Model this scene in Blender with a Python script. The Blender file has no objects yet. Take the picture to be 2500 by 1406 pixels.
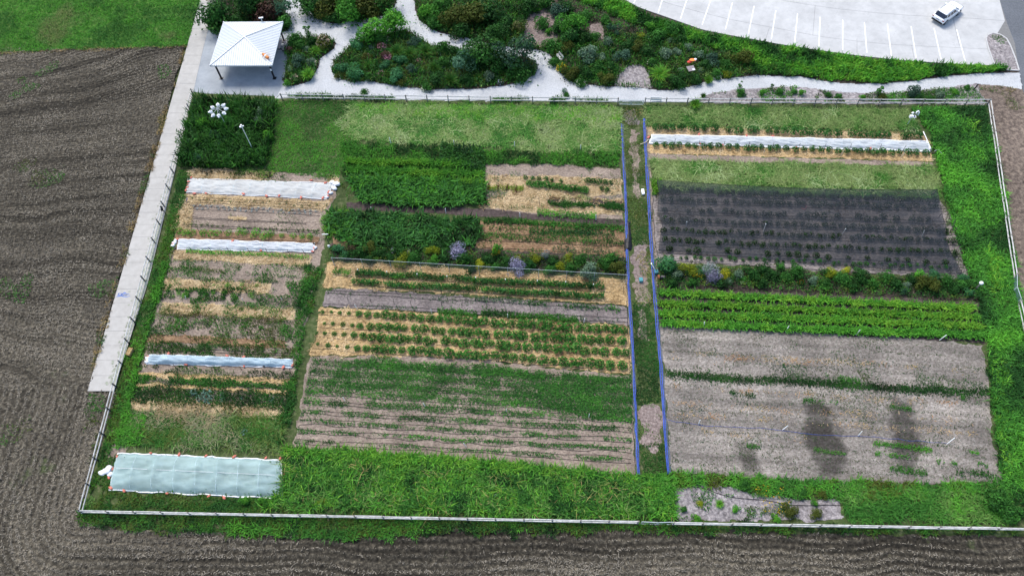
import bpy, math, random
import numpy as np
from mathutils import Matrix, Vector
from mathutils.geometry import tessellate_polygon

# ------------------------------------------------------------------ camera, sky, sun, exposure
FOC, PITCH, ROLL, CAM_H = 1867.13, math.radians(59.682), math.radians(-3.15688), 80.0976
SUN_EL, SUN_AZ = math.radians(56), math.radians(-28)          # azimuth measured from +Y, clockwise
SC = bpy.context.scene
COL = SC.collection

fw = np.array([0, math.cos(PITCH), -math.sin(PITCH)]); rt0 = np.array([1.0, 0, 0]); up0 = np.cross(rt0, fw)
RT = math.cos(ROLL) * rt0 + math.sin(ROLL) * up0
UP = -math.sin(ROLL) * rt0 + math.cos(ROLL) * up0
cam = bpy.data.cameras.new('camera'); cam.sensor_width = 36; cam.lens = 36 * FOC / 2500
cam.clip_start = 1; cam.clip_end = 4000
co = bpy.data.objects.new('camera', cam); COL.objects.link(co); SC.camera = co
co.matrix_world = Matrix(((RT[0], UP[0], -fw[0], 0), (RT[1], UP[1], -fw[1], 0), (RT[2], UP[2], -fw[2], CAM_H), (0, 0, 0, 1)))

W = bpy.data.worlds.new('World'); SC.world = W; W.use_nodes = True
nt = W.node_tree; bg = nt.nodes['Background']; bg.inputs['Strength'].default_value = 0.105
sky = nt.nodes.new('ShaderNodeTexSky'); sky.sky_type = 'NISHITA'; sky.sun_disc = False
sky.sun_elevation = SUN_EL; sky.sun_rotation = SUN_AZ; sky.air_density = 1.0; sky.dust_density = 2.0
nt.links.new(sky.outputs[0], bg.inputs['Color'])
sl = bpy.data.lights.new('sun', 'SUN'); sl.energy = 1.45; sl.angle = math.radians(20); sl.color = (1, 0.95, 0.88)
so = bpy.data.objects.new('sun', sl); COL.objects.link(so)
sd = Vector((math.sin(SUN_AZ) * math.cos(SUN_EL), math.cos(SUN_AZ) * math.cos(SUN_EL), math.sin(SUN_EL)))
so.rotation_euler = (-sd).to_track_quat('-Z', 'Y').to_euler()
SC.view_settings.view_transform = 'Standard'; SC.view_settings.look = 'None'
SC.view_settings.gamma = 1; SC.view_settings.use_curve_mapping = False
SC.view_settings.exposure = 1.38

# ------------------------------------------------------------------ pixel <-> ground, noise, polygons
def G(x, y, z=0.0):
    d = (x - 1250) / FOC * RT - (y - 703) / FOC * UP + fw
    t = (z - CAM_H) / d[2]
    return np.array([d[0] * t, d[1] * t, z])
def ppm(x, y, z=0.0):
    p = G(x, y, z) - np.array([0, 0, CAM_H]); return FOC / float(p @ fw)
def GP(pts, z=0.0): return np.array([G(x, y, z)[:2] for x, y in pts])
RNG = np.random.default_rng(7)
def _h(i, j, s):
    n = (i.astype(np.int64) * 374761393 + j.astype(np.int64) * 668265263 + s * 1442695041) & 0x7fffffff
    n = ((n ^ (n >> 13)) * 1274126177) & 0x7fffffff
    return ((n ^ (n >> 16)) & 0xffff) / 65535.0
def vn(x, y, s=0):
    xi = np.floor(x); yi = np.floor(y); fx = x - xi; fy = y - yi
    fx = fx * fx * (3 - 2 * fx); fy = fy * fy * (3 - 2 * fy)
    a = _h(xi, yi, s); b = _h(xi + 1, yi, s); c = _h(xi, yi + 1, s); d = _h(xi + 1, yi + 1, s)
    return (a + (b - a) * fx) * (1 - fy) + (c + (d - c) * fx) * fy
def fbm(x, y, sc=1.0, s=0, o=3):
    v = 0; a = .5; t = 0
    for k in range(o):
        v = v + a * vn(x * sc + 17.3 * k, y * sc - 9.1 * k, s + k); t += a; a *= .5; sc *= 2.03
    return v / t
def sdf(P, poly):
    """signed distance, negative inside"""
    x, y = P[:, 0], P[:, 1]; n = len(poly); d = np.full(len(P), 1e18); ins = np.zeros(len(P), bool)
    for i in range(n):
        a = poly[i]; b = poly[(i + 1) % n]; e = b - a; wx = x - a[0]; wy = y - a[1]
        t = np.clip((wx * e[0] + wy * e[1]) / max(e @ e, 1e-12), 0, 1)
        d = np.minimum(d, (wx - e[0] * t) ** 2 + (wy - e[1] * t) ** 2)
        c = (a[1] > y) != (b[1] > y)
        if abs(e[1]) > 1e-12: ins ^= c & (x < e[0] * (y - a[1]) / e[1] + a[0])
    d = np.sqrt(d); return np.where(ins, -d, d)

# ------------------------------------------------------------------ objects and tags
def mesh_np(name, V, F, mat=None, col=None, smooth=False):
    V = np.ascontiguousarray(V, np.float32); F = np.ascontiguousarray(F, np.int32)
    me = bpy.data.meshes.new(name); k = F.shape[1]
    me.vertices.add(len(V)); me.vertices.foreach_set('co', V.ravel())
    me.loops.add(F.size); me.loops.foreach_set('vertex_index', F.ravel())
    me.polygons.add(len(F)); me.polygons.foreach_set('loop_start', np.arange(0, F.size, k, dtype=np.int32))
    if smooth: me.polygons.foreach_set('use_smooth', np.ones(len(F), bool))
    me.update(calc_edges=True)
    if col is not None:
        at = me.attributes.new('col', 'FLOAT_COLOR', 'POINT')
        c = np.ones((len(V), 4), np.float32); c[:, :3] = col; at.data.foreach_set('color', c.ravel())
    if mat: me.materials.append(mat)
    return me
def ob(name, data, parent=None, loc=None, rz=0.0, sc=None):
    o = bpy.data.objects.new(name, data); COL.objects.link(o)
    if parent: o.parent = parent
    if loc is not None: o.location = loc
    if rz: o.rotation_euler = (0, 0, rz)
    if sc is not None: o.scale = sc if hasattr(sc, '__len__') else (sc, sc, sc)
    return o
def tag(o, label=None, cat=None, group=None, kind=None):
    for k, v in (('label', label), ('category', cat), ('group', group), ('kind', kind)):
        if v: o[k] = v
    return o
def empty(name, loc, label, cat, group=None, rz=0.0):
    return tag(ob(name, None, None, tuple(loc), rz), label, cat, group)
ORD = ('first second third fourth fifth sixth seventh eighth ninth tenth eleventh twelfth thirteenth fourteenth fifteenth sixteenth '
       'seventeenth eighteenth nineteenth twentieth').split()
TEN = ['', '', 'twenty', 'thirty', 'forty', 'fifty', 'sixty']; TENTH = ['', '', 'twentieth', 'thirtieth', 'fortieth', 'fiftieth', 'sixtieth']
def nth(i):
    if i < 20: return ORD[i]
    t, u = divmod(i + 1, 10)
    return TENTH[t] if u == 0 else TEN[t] + '-' + ORD[u - 1]

class MB:
    """collects quads/tris, builds ONE mesh object"""
    def __init__(s): s.v = []; s.f = []
    def add(s, V, F):
        n = len(s.v); s.v += [tuple(map(float, p)) for p in V]; s.f += [tuple(i + n for i in f) for f in F]; return s
    def box(s, c, d, rz=0.0):
        cx, cy, cz = c; a, b, h = d[0] / 2, d[1] / 2, d[2] / 2; ca, sa = math.cos(rz), math.sin(rz)
        V = [(cx + x * ca - y * sa, cy + x * sa + y * ca, cz + z) for z in (-h, h) for x, y in ((-a, -b), (a, -b), (a, b), (-a, b))]
        return s.add(V, [(3, 2, 1, 0), (4, 5, 6, 7), (0, 1, 5, 4), (1, 2, 6, 5), (2, 3, 7, 6), (3, 0, 4, 7)])
    def bar(s, p, q, w, h=None):
        p = np.array(p, float); q = np.array(q, float); h = h or w; d = q - p; d /= max(np.linalg.norm(d), 1e-9)
        u = np.cross(d, (0, 0, 1)); 
        if np.linalg.norm(u) < 1e-3: u = np.array([1.0, 0, 0])
        u /= np.linalg.norm(u); v = np.cross(u, d)
        V = [e + a * u * w / 2 + b * v * h / 2 for e in (p, q) for a, b in ((-1, -1), (1, -1), (1, 1), (-1, 1))]
        return s.add(V, [(3, 2, 1, 0), (4, 5, 6, 7), (0, 1, 5, 4), (1, 2, 6, 5), (2, 3, 7, 6), (3, 0, 4, 7)])
    def tube(s, pts, r, n=6, cap=True):
        pts = [np.array(p, float) for p in pts]; R = r if hasattr(r, '__len__') else [r] * len(pts); V = []; F = []
        for i, p in enumerate(pts):
            d = pts[min(i + 1, len(pts) - 1)] - pts[max(i - 1, 0)]; d /= max(np.linalg.norm(d), 1e-9)
            u = np.cross(d, (0, 0, 1)) if abs(d[2]) < .95 else np.cross(d, (1, 0, 0))
            u /= np.linalg.norm(u); v = np.cross(d, u)
            V += [p + R[i] * (math.cos(2 * math.pi * k / n) * u + math.sin(2 * math.pi * k / n) * v) for k in range(n)]
        for i in range(len(pts) - 1):
            F += [(i * n + k, i * n + (k + 1) % n, (i + 1) * n + (k + 1) % n, (i + 1) * n + k) for k in range(n)]
        if cap: F += [tuple(range(n - 1, -1, -1)), tuple(range((len(pts) - 1) * n, len(pts) * n))]
        return s.add(V, F)
    def prism(s, poly, z0, z1):
        n = len(poly); V = [(p[0], p[1], z0) for p in poly] + [(p[0], p[1], z1) for p in poly]
        return s.add(V, [tuple(range(n - 1, -1, -1)), tuple(range(n, 2 * n))] + [(i, (i + 1) % n, (i + 1) % n + n, i + n) for i in range(n)])
    def build(s, name, mat, parent=None, smooth=False, loc=None, rz=0.0):
        me = bpy.data.meshes.new(name); me.from_pydata(s.v, [], s.f)
        if smooth: me.polygons.foreach_set('use_smooth', [True] * len(me.polygons))
        me.materials.append(mat); return ob(name, me, parent, loc, rz)

# ------------------------------------------------------------------ materials
def new_mat(name):
    m = bpy.data.materials.new(name); m.use_nodes = True; return m, m.node_tree, m.node_tree.nodes['Principled BSDF']
def plain(name, c, rough=.7, metal=0.0, spec=.3, var=.12, sc=3.0, bump=0.0):
    """flat paint/wood/plastic with a little grain"""
    m, t, b = new_mat(name); b.inputs['Roughness'].default_value = rough; b.inputs['Metallic'].default_value = metal
    b.inputs['Specular IOR Level'].default_value = spec
    g = t.nodes.new('ShaderNodeNewGeometry'); n = t.nodes.new('ShaderNodeTexNoise'); n.inputs['Scale'].default_value = sc; n.inputs['Detail'].default_value = 5
    r = t.nodes.new('ShaderNodeValToRGB'); r.color_ramp.elements[0].position = .3; r.color_ramp.elements[1].position = .7
    r.color_ramp.elements[0].color = (*[x * (1 - var) for x in c], 1); r.color_ramp.elements[1].color = (*[min(1, x * (1 + var)) for x in c], 1)
    t.links.new(g.outputs['Position'], n.inputs['Vector']); t.links.new(n.outputs['Fac'], r.inputs['Fac']); t.links.new(r.outputs['Color'], b.inputs['Base Color'])
    if bump:
        bp = t.nodes.new('ShaderNodeBump'); bp.inputs['Strength'].default_value = bump; bp.inputs['Distance'].default_value = .05
        t.links.new(n.outputs['Fac'], bp.inputs['Height']); t.links.new(bp.outputs['Normal'], b.inputs['Normal'])
    return m
def soil(name, c0, c1, c2, s1=2.2, s2=.12, bump=.6, stretch=None, lo=.33, hi=.68, big=.25, c3=None, s3=.3, t3=.6, damp_rows=False):
    """speckled ground: three colours on a fine noise, slow patches on top, optional blotches of a fourth colour"""
    m, t, b = new_mat(name); b.inputs['Roughness'].default_value = .95; b.inputs['Specular IOR Level'].default_value = .15
    g = t.nodes.new('ShaderNodeNewGeometry'); src = g.outputs['Position']
    if stretch:
        mp = t.nodes.new('ShaderNodeMapping'); mp.inputs['Rotation'].default_value = (0, 0, stretch[1]); mp.inputs['Scale'].default_value = (stretch[0], 1, 1)
        t.links.new(src, mp.inputs['Vector']); src = mp.outputs['Vector']
    n = t.nodes.new('ShaderNodeTexNoise'); n.inputs['Scale'].default_value = s1; n.inputs['Detail'].default_value = 6; n.inputs['Roughness'].default_value = .72
    t.links.new(src, n.inputs['Vector'])
    r = t.nodes.new('ShaderNodeValToRGB'); e = r.color_ramp.elements
    e[0].position = lo; e[0].color = (*c0, 1); e[1].position = hi; e[1].color = (*c2, 1); k = e.new((lo + hi) / 2); k.color = (*c1, 1)
    t.links.new(n.outputs['Fac'], r.inputs['Fac'])
    n2 = t.nodes.new('ShaderNodeTexNoise'); n2.inputs['Scale'].default_value = s2; n2.inputs['Detail'].default_value = 4
    t.links.new(g.outputs['Position'], n2.inputs['Vector'])
    mr = t.nodes.new('ShaderNodeMapRange'); mr.inputs[1].default_value = .3; mr.inputs[2].default_value = .7; mr.inputs[3].default_value = 1 - big; mr.inputs[4].default_value = 1 + big
    t.links.new(n2.outputs['Fac'], mr.inputs[0])
    mx = t.nodes.new('ShaderNodeMix'); mx.data_type = 'RGBA'; mx.blend_type = 'MULTIPLY'; mx.inputs[0].default_value = 1
    t.links.new(r.outputs['Color'], mx.inputs[6]); t.links.new(mr.outputs[0], mx.inputs[7]); out = mx.outputs[2]
    if damp_rows:
        at = t.nodes.new('ShaderNodeAttribute'); at.attribute_name = 'col'; m4 = t.nodes.new('ShaderNodeMix'); m4.data_type = 'RGBA'; m4.blend_type = 'MULTIPLY'; m4.inputs[0].default_value = 1
        t.links.new(out, m4.inputs[6]); t.links.new(at.outputs['Color'], m4.inputs[7]); out = m4.outputs[2]
    if c3:
        n3 = t.nodes.new('ShaderNodeTexNoise'); n3.inputs['Scale'].default_value = s3; n3.inputs['Detail'].default_value = 7; n3.inputs['Roughness'].default_value = .7
        t.links.new(g.outputs['Position'], n3.inputs['Vector'])
        q = t.nodes.new('ShaderNodeMapRange'); q.inputs[1].default_value = t3; q.inputs[2].default_value = t3 + .1
        t.links.new(n3.outputs['Fac'], q.inputs[0])
        m3 = t.nodes.new('ShaderNodeMix'); m3.data_type = 'RGBA'; t.links.new(q.outputs[0], m3.inputs[0]); t.links.new(out, m3.inputs[6]); m3.inputs[7].default_value = (*c3, 1); out = m3.outputs[2]
    t.links.new(out, b.inputs['Base Color'])
    bp = t.nodes.new('ShaderNodeBump'); bp.inputs['Strength'].default_value = bump; bp.inputs['Distance'].default_value = .12
    t.links.new(n.outputs['Fac'], bp.inputs['Height']); t.links.new(bp.outputs['Normal'], b.inputs['Normal'])
    return m
def sheer(name, c, alpha, rough=.6, trans=.3):
    """cloth one can partly see through"""
    m, t, b = new_mat(name); o = t.nodes['Material Output']; b.inputs['Base Color'].default_value = (*c, 1); b.inputs['Roughness'].default_value = rough
    b.inputs['Specular IOR Level'].default_value = .2
    tl = t.nodes.new('ShaderNodeBsdfTranslucent'); tl.inputs['Color'].default_value = (*c, 1)
    tp = t.nodes.new('ShaderNodeBsdfTransparent'); a = t.nodes.new('ShaderNodeMixShader'); a.inputs[0].default_value = trans
    z = t.nodes.new('ShaderNodeMixShader')
    g = t.nodes.new('ShaderNodeNewGeometry'); n = t.nodes.new('ShaderNodeTexNoise'); n.inputs['Scale'].default_value = 1.0; n.inputs['Detail'].default_value = 5
    mr = t.nodes.new('ShaderNodeMapRange'); mr.inputs[1].default_value = .3; mr.inputs[2].default_value = .7; mr.inputs[3].default_value = alpha - .14; mr.inputs[4].default_value = min(1, alpha + .14)
    mp = t.nodes.new('ShaderNodeMapping'); mp.inputs['Scale'].default_value = (.45, 1.6, 1); mp.inputs['Rotation'].default_value = (0, 0, .35); t.links.new(g.outputs['Position'], mp.inputs['Vector']); t.links.new(mp.outputs['Vector'], n.inputs['Vector']); t.links.new(n.outputs['Fac'], mr.inputs[0]); t.links.new(mr.outputs[0], z.inputs[0])
    t.links.new(b.outputs[0], a.inputs[1]); t.links.new(tl.outputs[0], a.inputs[2]); t.links.new(tp.outputs[0], z.inputs[1]); t.links.new(a.outputs[0], z.inputs[2])
    t.links.new(z.outputs[0], o.inputs['Surface']); return m
def leaf_material():
    m, t, b = new_mat('leaf'); o = t.nodes['Material Output']; b.inputs['Roughness'].default_value = .6; b.inputs['Specular IOR Level'].default_value = .1
    a = t.nodes.new('ShaderNodeAttribute'); a.attribute_name = 'col'; oi = t.nodes.new('ShaderNodeObjectInfo')
    mr = t.nodes.new('ShaderNodeMapRange'); mr.inputs[3].default_value = .82; mr.inputs[4].default_value = 1.2; t.links.new(oi.outputs['Random'], mr.inputs[0])
    mx = t.nodes.new('ShaderNodeMix'); mx.data_type = 'RGBA'; mx.blend_type = 'MULTIPLY'; mx.inputs[0].default_value = 1
    t.links.new(a.outputs['Color'], mx.inputs[6]); t.links.new(mr.outputs[0], mx.inputs[7]); t.links.new(mx.outputs[2], b.inputs['Base Color'])
    tl = t.nodes.new('ShaderNodeBsdfTranslucent'); t.links.new(mx.outputs[2], tl.inputs['Color'])
    s = t.nodes.new('ShaderNodeMixShader'); s.inputs[0].default_value = .3
    t.links.new(b.outputs[0], s.inputs[1]); t.links.new(tl.outputs[0], s.inputs[2]); t.links.new(s.outputs[0], o.inputs['Surface']); return m
LEAF = leaf_material()
MAT = dict(
    ground=soil('ground_soil', (.03, .05, .015), (.06, .08, .03), (.1, .11, .05)),
    plow=soil('plowed_soil', (.018, .016, .0125), (.068, .061, .047), (.20, .178, .135), s1=2.6, s2=.07, bump=1.0, lo=.36, hi=.70, big=.12, c3=(.06, .085, .03), s3=.16, t3=.63, damp_rows=True),
    plow_r=soil('dry_field_soil', (.05, .04, .032), (.14, .11, .09), (.26, .21, .16), s1=2.0, s2=.1, bump=.8),
    meadow=soil('meadow_soil', (.03, .09, .015), (.05, .14, .02), (.12, .19, .05), s1=.9, s2=.1, bump=.5),
    garden=soil('garden_turf_soil', (.03, .05, .016), (.055, .08, .026), (.13, .13, .07), s1=1.6, s2=.15),
    gravel=soil('pale_gravel', (.32, .335, .345), (.41, .425, .435), (.48, .49, .495), s1=5, s2=.25, bump=.35, big=.10),
    path=soil('path_concrete', (.34, .33, .305), (.375, .365, .34), (.41, .40, .375), s1=1.3, s2=.2, bump=.1, big=.06),
    pad=soil('pad_concrete', (.25, .275, .295), (.285, .31, .33), (.315, .34, .36), s1=1.0, s2=.3, bump=.08, big=.12),
    lot=soil('parking_concrete', (.375, .38, .375), (.42, .425, .42), (.455, .46, .452), s1=.8, s2=.22, bump=.06, big=.09, c3=(.33, .335, .335), s3=.35, t3=.64),
    hoopm=plain('hoop', (.50, .63, .66), .6), pathjoint=plain('path_joint', (.25, .245, .23), .95), joint=plain('joint', (.17, .17, .165), .95), paint=plain('white_road_paint', (.80, .81, .82), .6, var=.05),
    kerb=plain('kerb_concrete', (.42, .42, .41), .8, sc=4), road=soil('asphalt', (.09, .10, .11), (.115, .125, .14), (.14, .15, .165), s1=4, s2=.2, bump=.2, big=.1),
    mulch=soil('dark_mulch', (.02, .016, .013), (.05, .04, .032), (.11, .085, .07), s1=3), mulch_r=soil('reddish_mulch', (.09, .07, .062), (.19, .15, .135), (.33, .275, .25), s1=3.5),
    greychip=soil('grey_wood_chips', (.10, .09, .092), (.23, .21, .21), (.40, .37, .36), s1=3.2, s2=.4, bump=1),
    tan=soil('tan_soil', (.13, .10, .08), (.225, .18, .145), (.33, .27, .215), s1=4.6, s2=.35, bump=.8, stretch=(.7, -.12)),
    grey=soil('grey_soil', (.09, .078, .075), (.17, .145, .138), (.27, .235, .215), s1=5, s2=.35, bump=.8, stretch=(.7, -.12)),
    pale=soil('pale_dry_soil', (.14, .124, .108), (.235, .208, .182), (.37, .34, .305), s1=4.2, s2=.22, bump=.7, stretch=(.75, -.14), big=.2, c3=None, damp_rows=True),
    wet=soil('damp_soil', (.035, .03, .03), (.075, .066, .063), (.12, .105, .1), s1=2.6, bump=.6),
    dark=soil('dark_worked_soil', (.035, .027, .026), (.065, .05, .046), (.10, .078, .07), s1=2.2, bump=.5),
    brown=soil('brown_straw_soil', (.10, .06, .032), (.20, .125, .072), (.32, .22, .13), s1=4.6, s2=.4, bump=.8, stretch=(.6, -.13)),
    under=soil('soil_under_net', (.10, .09, .088), (.20, .175, .165), (.33, .29, .265), s1=4.4, s2=.3, bump=.7, stretch=(.6, -.14)),
    straw=soil('straw_mulch', (.24, .155, .07), (.42, .295, .145), (.56, .42, .24), s1=4.8, s2=.5, bump=.9, stretch=(.6, -.1), big=.16),
    straw_p=soil('pale_straw', (.22, .16, .09), (.38, .29, .17), (.52, .42, .27), s1=4.4, s2=.5, bump=.9, stretch=(.6, -.1), big=.2),
    rail=plain('weathered_rail', (.44, .44, .42), .8, var=.3, sc=2), post_l=plain('grey_post', (.20, .18, .16), .85, var=.3), post_d=plain('dark_post', (.035, .033, .033), .7),
    roof=plain('white_roof_steel', (.54, .575, .60), .45, spec=.4, var=.03, sc=.4), black=plain('black_steel', (.012, .013, .016), .4), white=plain('white_plastic', (.78, .79, .80), .5, var=.04),
    cloth=plain('white_cloth', (.74, .75, .76), .8, var=.05, sc=1.5, bump=.3), silver=plain('galvanised_steel', (.42, .48, .49), .5, metal=0.0),
    cov_blue=sheer('blue_white_cover', (.46, .63, .63), .68), cov_blue_s=sheer('blue_cover', (.48, .62, .70), .86), cov_grey=sheer('sheer_grey_cover', (.68, .71, .70), .76), cov_white=sheer('white_cover', (.62, .67, .71), .87),
    net=sheer('black_shade_net', (.020, .026, .034), .55, trans=.1), bluenet=sheer('blue_grey_netting', (.15, .19, .27), .55), trellis=sheer('trellis_netting', (.06, .12, .10), .14),
    gatemesh=sheer('gate_mesh', (.2, .3, .33), .35), hose=plain('blue_hose', (.03, .075, .36), .45, var=.3), drip=plain('black_drip_tube', (.022, .02, .022), .6),
    bag=plain('orange_sandbag', (.50, .155, .11), .7, var=.2), wood=plain('pale_wood_stake', (.55, .47, .34), .8), stake=plain('white_stake', (.72, .74, .72), .6), teal=plain('teal_plastic', (.05, .22, .25), .5),
    tarp=plain('black_tarp', (.006, .006, .008), .5, bump=.4), hay=soil('hay', (.2, .12, .04), (.38, .26, .11), (.52, .39, .2), s1=9, bump=1), brick=plain('rust_ring', (.22, .07, .03), .7),
    carw=plain('white_car_paint', (.80, .81, .83), .25, spec=.5, var=.01), glass=plain('car_glass', (.012, .016, .035), .08, spec=.6, var=.05), tyre=plain('tyre', (.012, .012, .013), .8), rim=plain('rim', (.35, .36, .38), .35, metal=.7),
    lampr=plain('tail_lamp', (.25, .05, .05), .3), orange=plain('orange_wing', (.75, .22, .05), .6, var=.3), red=plain('red_wing', (.5, .04, .03), .6), pinkp=plain('pink_pipe', (.62, .22, .25), .5),
    solar=plain('solar_cell', (.02, .03, .09), .2), tank=plain('tan_body', (.55, .3, .13), .7), sign=plain('grey_brown_panel', (.28, .24, .24), .5, var=.2, sc=6), timber=plain('silver_timber', (.45, .45, .44), .8, var=.2, sc=5),
    blue_paint=plain('blue_spray_paint', (.06, .16, .5), .7), stem=plain('stem_bark', (.09, .065, .045), .9), moss=soil('moss', (.20, .22, .16), (.27, .29, .23), (.33, .35, .29), s1=4),
)

# ------------------------------------------------------------------ ground sheets
_z = [0.02]
def nz():
    _z[0] += .0035; return _z[0]
def grid_patch(name, poly, z, mat, cell=.25, edge=.25, es=.9, relief=None, seed=1, hole=None):
    lo = poly.min(0) - edge * 2; hi = poly.max(0) + edge * 2
    nx = int((hi[0] - lo[0]) / cell) + 2; ny = int((hi[1] - lo[1]) / cell) + 2
    X, Y = np.meshgrid(lo[0] + cell * np.arange(nx), lo[1] + cell * np.arange(ny)); P = np.stack([X.ravel(), Y.ravel()], 1)
    d = sdf(P, poly) + (fbm(P[:, 0], P[:, 1], es, seed, 3) - .5) * 2.4 * edge
    if hole is not None: d = np.maximum(d, -sdf(P, hole))
    ins = (d < 0).reshape(ny, nx)
    c = ins[:-1, :-1].astype(int) + ins[1:, :-1] + ins[:-1, 1:] + ins[1:, 1:]
    j, i = np.nonzero(c >= 2); a = j * nx + i
    F = np.stack([a, a + 1, a + nx + 1, a + nx], 1)
    D = d.reshape(ny, nx); gy, gx = np.gradient(D, cell); gl = np.maximum(gx ** 2 + gy ** 2, .15)
    near = (np.abs(d) < cell * 1.1)
    mv = np.stack([(D * gx / gl).ravel(), (D * gy / gl).ravel()], 1); mv *= np.minimum(1, .42 * cell / np.maximum(np.linalg.norm(mv, axis=1, keepdims=True), 1e-6))
    P = P - np.where(near[:, None], mv, 0)
    Z = np.full(len(P), z) if relief is None else z + relief(P[:, 0], P[:, 1])
    used = np.unique(F); mp = np.zeros(len(P), int); mp[used] = np.arange(len(used))
    return mesh_np(name, np.column_stack([P, Z])[used], mp[F], mat, smooth=relief is not None)
def patch(name, pts, mat, cell=.25, edge=.25, z=None, **k):
    me = grid_patch(name, GP(pts), nz() if z is None else z, MAT[mat], cell, edge, seed=len(bpy.data.objects) % 91 + 3, **k)
    return tag(ob(name, me), kind='structure')
def sheet(name, pts, mat, z=None, world=False, parent=None):
    P = np.array(pts, float) if world else GP(pts); z = nz() if z is None else z
    tri = tessellate_polygon([[Vector((p[0], p[1], 0)) for p in P]])
    F = []
    for t in tri:
        a, b, c = (P[i] for i in t); F.append(t if (b[0] - a[0]) * (c[1] - a[1]) - (b[1] - a[1]) * (c[0] - a[0]) > 0 else (t[0], t[2], t[1]))
    o = ob(name, mesh_np(name, np.column_stack([P, np.full(len(P), z)]), np.array(F), MAT[mat]), parent)
    if not parent: tag(o, kind='structure')
    return o

sheet('ground', [(-1500, -1500), (1500, -1500), (1500, 1800), (-1500, 1800)], 'ground', z=-.25, world=True)
FENCE = np.array([G(474, 236)[:2], G(192, 1246, 1.15)[:2], G(2700, 1291, 1.15)[:2], G(2407, 258)[:2]])
def furrow(x, y, phase=False):
    d = sdf(np.column_stack([x, y]), FENCE); w = (fbm(x, y, .13, 40, 2) - .5) * 1.6
    blend = np.clip((y - 30) / 14, 0, 1) * (x < 0)
    f1 = np.sin((d + w) * 2 * np.pi / .78); f2 = np.sin((y + .35 * x * np.sin(y * .05) + 2.5 * w) * 2 * np.pi / .74)
    if phase: return np.where(blend < .5, (d + w) * 2 * np.pi / .78, (y + .35 * x * np.sin(y * .05) + 2.5 * w) * 2 * np.pi / .74), np.where(blend < .5, x + y, x)
    return .055 * (f1 * (1 - blend) + f2 * blend * .55) + .15 * (fbm(x, y, 2.4, 5, 2) - .5) + .1 * (fbm(x, y, .9, 9, 2) - .5)
PLOW = [(-520, 130), (0, 127), (300, 118), (450, 113), (330, 545), (214, 957), (287, 957), (188, 1262), (300, 1295), (430, 1292), (560, 1300), (900, 1305), (1100, 1287), (1700, 1296), (2760, 1310), (2760, 1600), (-700, 1600)]
tag(ob('plowed_field', grid_patch('plowed_field', GP(PLOW), .0, MAT['plow'], .2, .3, relief=furrow)), kind='structure')
pf = bpy.data.objects['plowed_field'].data; nv = len(pf.vertices); cv = np.empty(nv * 3, np.float32); pf.vertices.foreach_get('co', cv); cv = cv.reshape(-1, 3)
ph, al = furrow(cv[:, 0], cv[:, 1], True); wc = np.ones((nv, 4), np.float32)
wc[:, :3] = np.clip(1 + .22 * np.sin(ph) + .7 * (vn(ph / 13, al * .05, 3) - .5) + .5 * (vn(ph / 5, al * .08, 12) - .5) + .9 * (fbm(cv[:, 0], cv[:, 1], .05, 33, 3) - .5), .35, 1.8)[:, None] * np.array([1, .985, .96])  # slow damp bands, plus colour lighter on ridges and darker in troughs
pf.attributes.new('col', 'FLOAT_COLOR', 'POINT').data.foreach_set('color', wc.ravel())
patch('meadow', [(-560, -330), (495, -330), (492, 0), (456, 116), (300, 120), (0, 129), (-560, 133)], 'meadow', .5, .3, z=-.06)
patch('garden_ground', [(470, 225), (1000, 236), (2412, 250), (2470, 560), (2560, 1000), (2640, 1320), (1100, 1302), (420, 1298), (182, 1262), (300, 880)], 'garden', .5, .3, z=.02, relief=lambda x, y: -.28 * np.clip(1 + sdf(np.column_stack([x, y]), GP([(470, 225), (1000, 236), (2412, 250), (2470, 560), (2560, 1000), (2640, 1320), (1100, 1302), (420, 1298), (182, 1262), (300, 880)])) / .9, 0, 1) * (y < 60))
_z[0] = .03
patch('dry_field', [(2375, 203), (2446, 206), (2515, 222), (2800, 300), (2900, 1250), (2600, 1000), (2492, 740), (2412, 252), (2393, 232)], 'plow_r', .3, .2)
sheet('road', [(2395, -200), (2440, 0), (2459, 60), (2477, 106), (2488, 178), (2497, 221), (2540, 330), (2800, 420), (2800, -200)], 'road')
GRAVEL = [(672, -160), (1450, -160), (1450, 200), (1700, 204), (1748, 194), (1812, 188), (1844, 184), (1956, 188), (2020, 199), (2084, 204), (2164, 204), (2244, 197), (2308, 187), (2404, 179), (2487, 178), (2496, 220), (2446, 210), (2382, 206), (2340, 211), (2260, 222), (2180, 229), (2084, 229), (2020, 224), (1975, 216), (1924, 213), (1847, 218), (1796, 221), (1742, 229), (1705, 242), (1690, 249), (1100, 246), (672, 240)]
patch('gravel_path', GRAVEL, 'gravel', .25, .12)
sheet('pavilion_pad', [(520, 20), (470, 224), (494, 229), (676, 236), (700, 190), (708, 60), (700, 20)], 'pad')
for q in ((0, .012), (1, .03)):
    pass
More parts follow.
